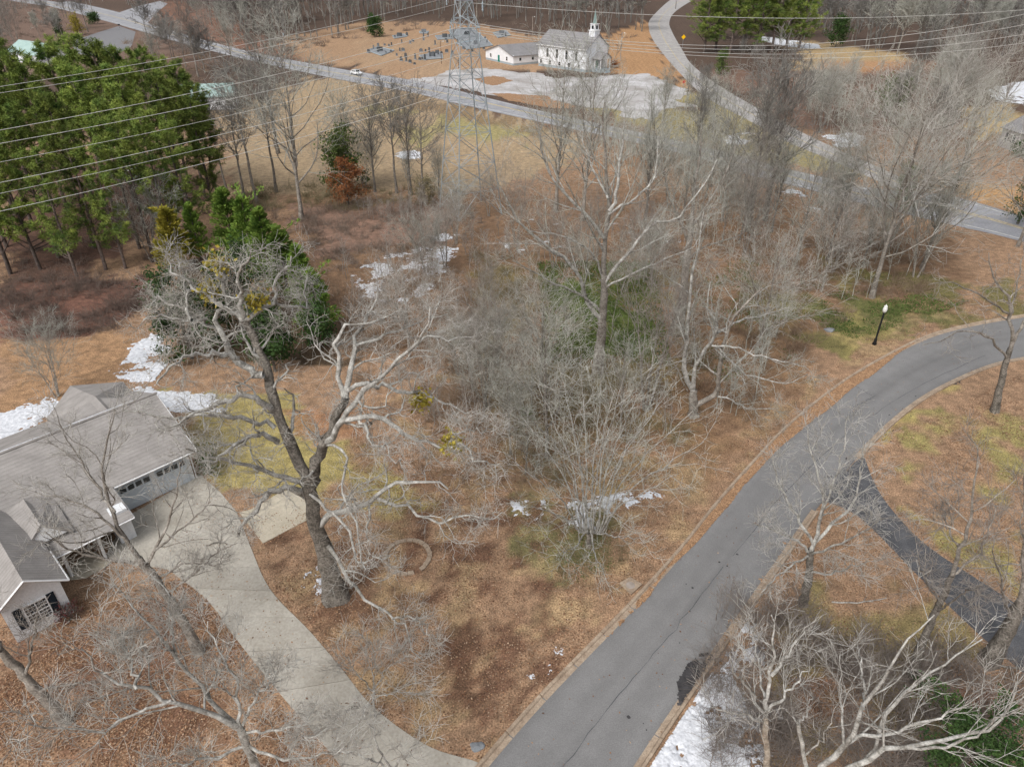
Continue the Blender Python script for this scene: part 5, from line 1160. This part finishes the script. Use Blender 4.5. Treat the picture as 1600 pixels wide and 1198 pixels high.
# porch
pz = 4.2; P0 = LN; P1 = LN+4.0; y0, y1 = WN/2-2.6, WN/2+2.6
pr = MB(); pr.slab([(P0,y0-.4,pz),(P1+.3,y0-.4,pz),(P1+.3,WN/2,pz+2.0),(P0,WN/2,pz+2.0)], .15); pr.slab([(P0,y1+.4,pz),(P1+.3,y1+.4,pz),(P1+.3,WN/2,pz+2.0),(P0,WN/2,pz+2.0)], .15)
pr = pr.build('porch_roof', M['ch_roof'], ch)
MB().add([(P1,y0,pz),(P1,y1,pz),(P1,WN/2,pz+1.85),(P1-.2,y0,pz),(P1-.2,y1,pz),(P1-.2,WN/2,pz+1.85)], [(0,1,2),(3,5,4),(0,2,5,3),(1,4,5,2)]).build('gable', M['white_wall'], pr)
MB().box(P0, P1, y0, y1, 0, 1.0).build('porch_floor', M['block'], ch)
for px_ in (P0+1.2, P1-.2):
    for py_ in (y0+.15, y1-.15): MB().box(px_-.13, px_+.13, py_-.13, py_+.13, 1.0, pz).build('porch_post', M['trim'], ch)
for k in range(5): MB().box(P1+k*.3, P1+(k+1)*.3, WN/2-1.4, WN/2+1.4, 0, 1.0-.2*k-.18).build('step', M['block'], ch)
rl = MB(); rl.bar((P0,y0,2.0),(P1,y0,2.0),.06); rl.bar((P0,y0,1.5),(P1,y0,1.5),.04)
rl.build('railing', M['trim'], ch)
MB().box(LN, LN+.06, WN/2-.7, WN/2+.7, 1.0, 3.3).build('door', M['teal_door'], ch)
# hall
A = G(759, 93); Bh = G(802, 103); dx_ = (Bh-A)[:2]; W_ = np.linalg.norm(dx_); ang = math.atan2(dx_[1], dx_[0])
hl = thing('church_hall', 'low white hall with grey roof and teal door beside the church', 'hall', (A[0], A[1], 0), ang)
Lh = 24; eh = 3.3; rh = 5.9
MB().box(.04, W_-.04, .04, Lh-.04, 0, .7).build('foundation', M['block'], hl)
MB().box(0, W_, 0, Lh, .7, eh).build('wall', M['white_wall'], hl)
MB().add([(0,0,eh),(W_,0,eh),(W_/2,0,rh-.1),(0,.25,eh),(W_,.25,eh),(W_/2,.25,rh-.1)], [(0,1,2),(3,5,4),(0,2,5,3),(1,4,5,2)]).build('gable', M['white_wall'], hl)
r_ = MB(); r_.slab([(-.5,-.5,eh-.15),(-.5,Lh+.3,eh-.15),(W_/2,Lh+.3,rh+.1),(W_/2,-.5,rh+.1)], .15); r_.slab([(W_+.5,-.5,eh-.15),(W_+.5,Lh+.3,eh-.15),(W_/2,Lh+.3,rh+.1),(W_/2,-.5,rh+.1)], .15); r_.build('roof', M['ch_roof'], hl)
MB().box(W_*.46, W_*.46+1.2, -.07, 0, .3, 2.5).build('door', M['teal_door'], hl)
for u in (W_*.2, W_*.78): cwin(u, 1.3, 2.5, .9, hl)
for k in range(4):
    yy = 3+k*5.5; f = MB().box(W_, W_+.06, yy-.6, yy+.6, 1.3, 2.6).build('window', M['trim'], hl); MB().box(W_+.06, W_+.09, yy-.45, yy+.45, 1.45, 2.45).build('pane', M['glass_dark'], f)

# ------------------------------------------------------------------ cemetery
def headstone(kind):
    t = thing('headstone', 'x', 'headstone')
    MB().box(-.55, .55, -.25, .25, 0, .22).build('base', M['slab'], t)
    mb = MB(); n = 8; h_ = {0: 1.0, 1: 1.5, 2: .8}[kind]; w_ = {0: .42, 1: .28, 2: .55}[kind]
    prof = [(-w_, .22), (w_, .22)]+[(w_*math.cos(math.pi*k/n), h_+.25*math.sin(math.pi*k/n)) for k in range(n+1)]
    m = len(prof); mb.add([(x, -.12, z) for x, z in prof]+[(x, .12, z) for x, z in prof], [tuple(range(m)), tuple(range(m, 2*m))[::-1]]+[(i, m+i, m+(i+1) % m, (i+1) % m) for i in range(m)])
    mb.build('tablet', M['stone'], t)
    return t
HS = [headstone(0), headstone(1), headstone(2)]; hu = set()
hp = [(576,82),(591,81),(603,82),(608,72),(612,71),(601,70),(611,81),(625,79),(630,79),(627,94),(635,95),(641,97),(634,88),(649,92),(656,93),(660,92),(664,93),(658,80),(665,80),(671,82),(677,84),(682,83),(685,85),(698,81),(707,83),(662,58),(662,62),(641,67),(680,69),(697,62),(699,66),(715,65),(690,83),(676,88),(702,58),(706,58),(758,60),(761,66),(645,64),(620,86),(628,66),(617,57),(636,55),(669,56),(724,76),(738,80),(748,74),(756,76),(785,55),(790,57),(648,100),(591,72),(584,76)]
for i, (x, y) in enumerate(hp):
    k = i % 3; g_ = G(x, y+1.5); s_ = RNG.uniform(.8, 1.35); lab = ['dark upright headstone with rounded top in the tan cemetery lawn', 'slim tall headstone on a small base in the cemetery', 'wide low headstone in the tan cemetery lawn'][k]
    if k not in hu:
        hu.add(k); o = HS[k]; o.location = tuple(g_); o.rotation_euler = (0, 0, RNG.uniform(-.5, .1)); o.scale = (s_,)*3
    else: o = copy_tree(HS[k], tuple(g_), RNG.uniform(-.5, .1), s_)
    o['label'] = lab; o['group'] = ['rounded headstones in the cemetery', 'slim headstones in the cemetery', 'low wide headstones in the cemetery'][k]
slabs = [([(573,80),(590,74),(616,80),(596,88)], 'large grey family plot at the left end of the cemetery'), ([(655,88),(690,82),(692,92),(665,94)], 'grey grave plot in the middle of the cemetery beside the gravel'), ([(700,48),(740,45),(758,62),(720,68)], 'large grey plot behind the pylon'), ([(770,52),(790,48),(798,56),(778,60)], 'grey plot at the right end of the cemetery'), ([(655,50),(670,50),(668,53),(656,53)], 'small pale slab in the back row'), ([(712,68),(760,62),(770,72),(730,78)], 'grey walled plot left of the hall'), ([(613,57),(632,54),(636,58),(616,61)], 'grey plot near the back left of the cemetery'), ([(680,57),(706,55),(710,61),(684,63)], 'grey plot in the back row of the cemetery')]
for px_, lab in slabs:
    t = thing('grave_plot', lab, 'grave plot'); g_ = [s2(q) for q in px_]
    MB().prism(g_, 0, .16).build('slab', M['slab'], t)
    mb = MB()
    for a, b in zip(g_, g_[1:]+g_[:1]): mb.bar((a[0],a[1],.25), (b[0],b[1],.25), .16, 4)
    mb.build('coping', M['block'], t)
    cx_ = np.mean([p[0] for p in g_]); cy_ = np.mean([p[1] for p in g_]); MB().box(cx_-1.2, cx_+1.2, cy_-.3, cy_+.3, .16, 1.7).build('monument', M['stone'], t)

# ------------------------------------------------------------------ pylon
TB = G(735, 330); tw = thing('transmission_tower', 'tall grey lattice steel pylon standing in the scrub', 'pylon', (TB[0], TB[1], 0), math.radians(28))
def hw_(z): return 3.9+(0.95-3.9)*min(z/31.0, 1.0) if z <= 31 else .95-(z-31)*.015
levels = [0, 4.2, 8.4, 13.0, 17.2, 20.8, 23.8, 26.4, 28.8, 31, 33.4, 35.8, 38.2, 40.6]
cn = lambda k, z: ((1 if k in (0, 3) else -1)*hw_(z), (1 if k in (0, 1) else -1)*hw_(z), z)
for k in range(4):
    mb = MB()
    for a, b in zip(levels[:-1], levels[1:]): mb.bar(cn(k, a), cn(k, b), .10 if a < 22 else .07)
    mb.build('leg', M['steel'], tw)
def brace(a, b, r=.044): MB().bar(a, b, r).build('brace', M['steel'], tw)
for i, (a, b) in enumerate(zip(levels[:-1], levels[1:])):
    for k in range(4):
        k2 = (k+1) % 4
        if i == 0:
            mid = tuple((np.array(cn(k, b))+np.array(cn(k2, b)))/2); brace(cn(k, a), mid); brace(cn(k2, a), mid)
        else: brace(cn(k, a), cn(k2, b)); brace(cn(k2, a), cn(k, b))
        brace(cn(k, b), cn(k2, b), .042)
    if i < 3:
        for k in (0, 1): brace(cn(k, b), cn(k+2, b), .035)
for z, L_ in ((27.6, 5.2), (31.5, 6.2), (35.4, 5.2)):
    for s_ in (-1, 1):
        mb = MB(); tip = (0, s_*L_, z+.3)
        for k in ((0, 1) if s_ > 0 else (2, 3)):
            c0 = cn(k, z); c1_ = cn(k, z+1.6); mb.bar(c0, tip, .07); mb.bar(c1_, tip, .06)
            m_ = (np.array(c0)+np.array(tip))/2; m2_ = (np.array(c1_)+np.array(tip))/2; mb.bar(m_, m2_, .05)
        ar = mb.build('crossarm', M['steel'], tw)
        MB().lathe([(.05,z-1.5),(.13,z-1.4),(.13,z-1.2),(.07,z-1.15),(.13,z-1.0),(.13,z-.8),(.07,z-.75),(.13,z-.6),(.13,z-.4),(.04,z-.3),(.04,z+.2)], 8, (0, s_*L_)).build('insulator', M['block'], ar)
def wire(a, b, sag, label, group, r=.035, n=40):
    s = np.linspace(0, 1, n)[:, None]; p = a*(1-s)+b*s; p[:, 2:] -= 4*sag*s*(1-s)
    v, q = tubes([(p[None], np.full((1, n), r), 4)]); tag(obj('power_line', np_mesh('power_line', v, q), M['wire']), label, 'power line', group)
TY = TB[1]
order = ['uppermost', 'second', 'third', 'fourth', 'fifth', 'sixth', 'seventh', 'lowest']
for i, (yl, yr, Yl, Yr) in enumerate([(130,-12,TY-50,TY+4),(140,2,TY-50,TY+4),(198,38,TY-52,TY),(219,62,TY-52,TY),(248,83,TY-54,TY-2),(280,104,TY-56,TY-4),(297,118,TY-57,TY-4),(325,135,TY-58,TY-5)]):
    a = P3(-120, yl+(yl-yr)*.165, Yl); b = P3(730, yr, Yr); wire(a, b, .9, '%s of the power lines slanting from the pines up to the pylon' % order[i], 'power lines left of the pylon', .026 if i in (2,3,5,7) else .02)
for i, (ya, yb, yc) in enumerate([(5,0,-40),(36,-20,-10),(40,2,5),(46,22,25),(50,40,45)]):
    a = P3(737, ya, TY); b = P3(1760, yb, TY+35); wire(a, b, [2.5, 6.0, 5.5, 5.0, 4.6][i], '%s of the power lines sagging from the pylon to the upper right' % order[i], 'power lines right of the pylon', .032)

# ------------------------------------------------------------------ small things
def upole(x, y, yt, label, arm=True, lamp=False, m='wood_pole', r=.16):
    g_ = G(x, y); h = htop(yt, g_[1]); t = thing('utility_pole', label, 'pole', tuple(g_), .4)
    MB().bar((0,0,0), (0,0,h), r, 8, r*.7).build('post', M[m], t)
    if arm:
        MB().box(-1.2, 1.2, -.06, .06, h-.8, h-.62).build('crossarm', M['wood_pole'], t)
        for q in (-1, 0, 1): MB().lathe([(.06,h-.62),(.08,h-.5),(.03,h-.4)], 6, (q*1.0, 0)).build('insulator', M['block'], t)
        MB().lathe([(.22,h-2.2),(.25,h-2.1),(.25,h-1.3),(.2,h-1.2)], 8, (.35, 0)).build('transformer', M['block'], t)
    if lamp:
        MB().bar((0,0,h-.3), (.9,0,h-.1), .04).build('bracket', M['steel'], t); MB().lathe([(.1,h-.2),(.28,h-.3),(.2,h-.05)], 8, (1.0, 0)).build('lamp_head', M['globe'], t)
upole(447, 92, 46, 'pale utility pole with crossarm beside the highway at upper left')
upole(690, 100, 64, 'thin pole standing in the cemetery', False, True, 'brown_pole', .1)
upole(717, 108, 92, 'short brown post at the left rim of the gravel lot', False, False, 'brown_pole', .13)
upole(753, 121, 104, 'short brown post at the rim of the gravel lot below the hall', False, False, 'brown_pole', .13)
upole(832, 55, 26, 'grey pole behind the hall roof', False, True)
upole(969, 96, 51, 'lamp pole right of the church', False, True, 'steel', .1)
upole(709, 62, 38, 'thin pole behind the pylon in the cemetery', False, False, 'brown_pole', .1)
# street lamp
g_ = G(1366, 538); hl_ = htop(478, g_[1]); t = thing('street_lamp', 'black post lamp with white globe beside the street bend', 'street lamp', tuple(g_))
h = hl_
MB().lathe([(.24,0),(.24,.12),(.17,.3),(.15,.7),(.10,.8),(.095,h-.95),(.06,h-.9),(.14,h-.85),(.16,h-.78)], 12).build('post', M['black'], t, True)
MB().lathe([(.11,h-.78),(.2,h-.64),(.24,h-.46),(.21,h-.25),(.13,h-.06)], 14).build('globe', M['globe'], t, True)
MB().lathe([(.19,h-.07),(.16,h),(.05,h+.08),(.02,h+.2)], 10).build('finial', M['globe'], t)
# road signs
g_ = G(1066, 76); h = htop(55, g_[1]); t = thing('warning_sign', 'yellow diamond warning sign beside the branch road', 'road sign', tuple(g_))
MB().bar((0,0,0), (0,0,h-.6), .07).build('post', M['steel'], t)
MB().add([(0,-.1,h-1.7),(.95,-.1,h-.75),(0,-.1,h+.2),(-.95,-.1,h-.75),(0,-.06,h-1.7),(.95,-.06,h-.75),(0,-.06,h+.2),(-.95,-.06,h-.75)], [(0,1,2,3),(7,6,5,4),(0,4,5,1),(1,5,6,2),(2,6,7,3),(3,7,4,0)]).build('sign_panel', M['yellow'], t)
g_ = G(1067, 142); t = thing('stop_sign', 'small red octagonal sign where the branch road leaves the lot', 'road sign', tuple(g_))
MB().bar((0,0,0), (0,0,2.6), .05).build('post', M['steel'], t)
oc = [(.42*math.cos(math.pi/8+k*math.pi/4), .42*math.sin(math.pi/8+k*math.pi/4)) for k in range(8)]
MB().add([(a, -.08, 2.5+b) for a, b in oc]+[(a, -.05, 2.5+b) for a, b in oc], [tuple(range(8)), tuple(range(8, 16))[::-1]]+[(i, 8+i, 8+(i+1) % 8, (i+1) % 8) for i in range(8)]).build('sign_panel', M['red'], t)
g_ = G(187, 44); t = thing('mailbox', 'dark mailbox on a post at the end of the distant drive', 'mailbox', tuple(g_))
MB().bar((0,0,0),(0,0,1.3),.09).build('post', M['brown_pole'], t); MB().box(-.3,.3,-.6,.6,1.3,1.8).build('box', M['black'], t)
# car on the highway
i_ = int(np.argmin(np.linalg.norm((hU+hL)/2-G(590,124)[:2], axis=1))); dcar = hL[i_+1]-hL[i_]; ac = math.atan2(dcar[1], dcar[0]); cpos = hU[i_]*.68+hL[i_]*.32
car = thing('white_car', 'white car driving along the highway past the cemetery', 'car', (cpos[0], cpos[1], .04), ac)
side = [(-2.4,.35),(2.35,.35),(2.45,.7),(2.3,.95),(1.2,1.08),(.45,1.55),(-1.2,1.6),(-2.1,1.15),(-2.45,1.05)]
n = len(side)
def ext(prof, y): m = len(prof); return [(a, -y, b) for a, b in prof]+[(a, y, b) for a, b in prof], [tuple(range(m)), tuple(range(m, 2*m))[::-1]]+[(i, m+i, m+(i+1) % m, (i+1) % m) for i in range(m)]
body = MB().add(*ext(side, .92)).build('body', M['car'], car)
bv = body.modifiers.new('bevel', 'BEVEL'); bv.width = .07; bv.segments = 2
MB().add(*ext([(-1.75,1.12),(.95,1.12),(.38,1.48),(-1.1,1.5)], .935)).build('side_window', M['glass_dark'], car)
MB().add([(1.22,-.75,1.1),(1.22,.75,1.1),(.5,.65,1.56),(.5,-.65,1.56)], [(0,1,2,3)]).build('windscreen', M['glass_dark'], car)
for x in (-1.5, 1.5):
    for y in (-.9, .9):
        wm_ = MB(); vs = [(x+.34*math.cos(k*math.pi/7), y+s_*.11, .34+.34*math.sin(k*math.pi/7)) for s_ in (-1, 1) for k in range(14)]
        wm_.add(vs, [tuple(range(14)), tuple(range(14, 28))[::-1]]+[(k, (k+1) % 14, 14+(k+1) % 14, 14+k) for k in range(14)]).build('wheel', M['tyre'], car)
for y in (-.6, .6): MB().box(2.36, 2.47, y-.2, y+.2, .68, .84).build('headlight', M['globe'], car)
# edging ring on the lawn
c0 = G(636, 870); t = thing('garden_ring', 'round ring of flat tan edging half buried in the leaves', 'garden edging', tuple(c0))
R1 = abs(G(675, 870)[0]-G(597, 870)[0])/2; nn = 22
for k in range(nn):
    if k == 18: continue
    a0 = 2*math.pi*k/nn+.012; a1 = 2*math.pi*(k+1)/nn-.012; j_ = RNG.uniform(-.02, .02)
    q = [((R1+j_)*math.cos(a0), (R1+j_)*math.sin(a0)), ((R1+j_)*math.cos(a1), (R1+j_)*math.sin(a1)), ((R1-.33+j_)*math.cos(a1), (R1-.33+j_)*math.sin(a1)), ((R1-.33+j_)*math.cos(a0), (R1-.33+j_)*math.sin(a0))]
    MB().prism(q, -.05, .09+RNG.uniform(0, .04)).build('edging_stone', M['kerb'], t)
# rock and rubble by the driveway mouth
def rock(name, label, x, y, s, seed, m):
    r = np.random.default_rng(seed); g_ = G(x, y); t_ = thing(name, label, 'rock', tuple(g_))
    import bmesh
    for k in range(3):
        bm = bmesh.new(); bmesh.ops.create_icosphere(bm, subdivisions=2, radius=s*(1-.25*k))
        for v in bm.verts:
            nz_ = r.normal(0, .09); v.co = v.co*(1+nz_); v.co.z *= .45
            v.co.x += [0, .9, -.7][k]*s; v.co.y += [0, .35, .5][k]*s; v.co.z += s*.2
        me = bpy.data.meshes.new('stone'); bm.to_mesh(me); bm.free(); obj('stone', me, m, t_)
rock('rock_pile', 'small pile of grey stones at the mouth of the driveway', 744, 1168, .3, 1, M['slab'])
rock('rock', 'pale boulder in the grass beside the thicket above the bend', 1295, 517, .45, 2, M['slab'])
# fallen logs
def log(label, x0, y0, x1, y1, r, mk='bark_pale'):
    a = G(x0, y0, r); b = G(x1, y1, r); rr = np.random.default_rng(int(x0)); p = resample([a, (a+b)/2+rr.normal(0, .2, 3)*[1, 1, 0], b], 8, rr, .03)-a
    t_ = thing('fallen_branch', label, 'branch', tuple(a)); ra = np.linspace(r, r*.5, 8)
    v, q = tubes([(p[None], ra[None], 6)]); obj('stem', np_mesh('stem', v, q), M[mk], t_)
    c = children(rr, (p[None], ra[None], 0), 5, (.3, 1), 40, .3, .1, 0, 4, .5, .01, .3); v, q = tubes([B_(c, 4)]); obj('side_twigs', np_mesh('side_twigs', v, q), M[mk], t_)
log('broken branch lying at the edge of the concrete drive', 322, 852, 355, 850, .07, 'bark_dark')
log('pale fallen branch in the leaves right of the oak', 560, 770, 600, 762, .07)
log('pale broken limb leaning in the thicket left of the leaning tree', 1058, 575, 1075, 612, .10, 'bark_tan')
log('fallen branch on the grass below the side driveway', 1300, 940, 1385, 934, .06)
log('dark log beside the dark damp drive', 1550, 1035, 1600, 1045, .10, 'bark_dark')
log('broken stick standing in the leaves behind the many stemmed tree', 868, 690, 872, 725, .06)

# tar spots and a patch of dirt on the lot
for k_, (x, y, r_) in enumerate([(1152,866,.10),(1124,878,.09),(1136,884,.08),(1082,918,.1),(1072,912,.05),(1078,955,.05),(1062,1004,.05),(982,1120,.12),(1010,1140,.06),(1005,1130,.04)]):
    g_ = G(x, y); rr = np.random.default_rng(k_); o = polysheet('tar_spot', [(g_[0]+r_*rr.uniform(.6,1.2)*math.cos(a), g_[1]+r_*rr.uniform(.6,1.2)*math.sin(a)) for a in np.linspace(0, 5.7, 9)], .018, M['mud'])
    structure(o, 'small dark tar spot on the grey street', 'tar spot')
for px_, lab in (([(745,124),(775,118),(800,126),(770,134)], 'brown bare earth spot on the gravel lot'), ([(765,146),(850,150),(900,168),(870,170),(800,158)], 'brown verge strip between lot and highway')):
    patch('earth_patch', lab, px_, LEAFD, .3, .25, .2, .03, 90, 'earth', .03)

def crack(label, pts, seed, w_=.03):
    r = np.random.default_rng(seed); q = resample([G(*p) for p in pts], 26)
    q[1:-1, :2] += r.normal(0, .06, (24, 2)); d = np.gradient(q[:, :2], axis=0); d /= np.linalg.norm(d, axis=1)[:, None]; nn_ = np.stack([-d[:, 1], d[:, 0]], -1)*(w_*r.uniform(.4, 1.2, 26))[:, None]
    structure(ribbon('road_crack', q[:, :2]+nn_, q[:, :2]-nn_, .018, M['asphalt_dark']), label, 'crack')
crack('sealed joint running down the middle of the street', [(870,1210),(960,1095),(1060,975),(1130,885)], 1, .025)
crack('sealed joint along the middle of the bend', [(1145,868),(1230,765),(1330,672),(1430,607),(1540,555)], 2, .028)
crack('short crack crossing the left lane near the leaf drift', [(1338,604),(1352,612),(1362,618)], 3)
crack('short curved crack in the left lane of the bend', [(1328,640),(1350,628),(1368,618)], 4)
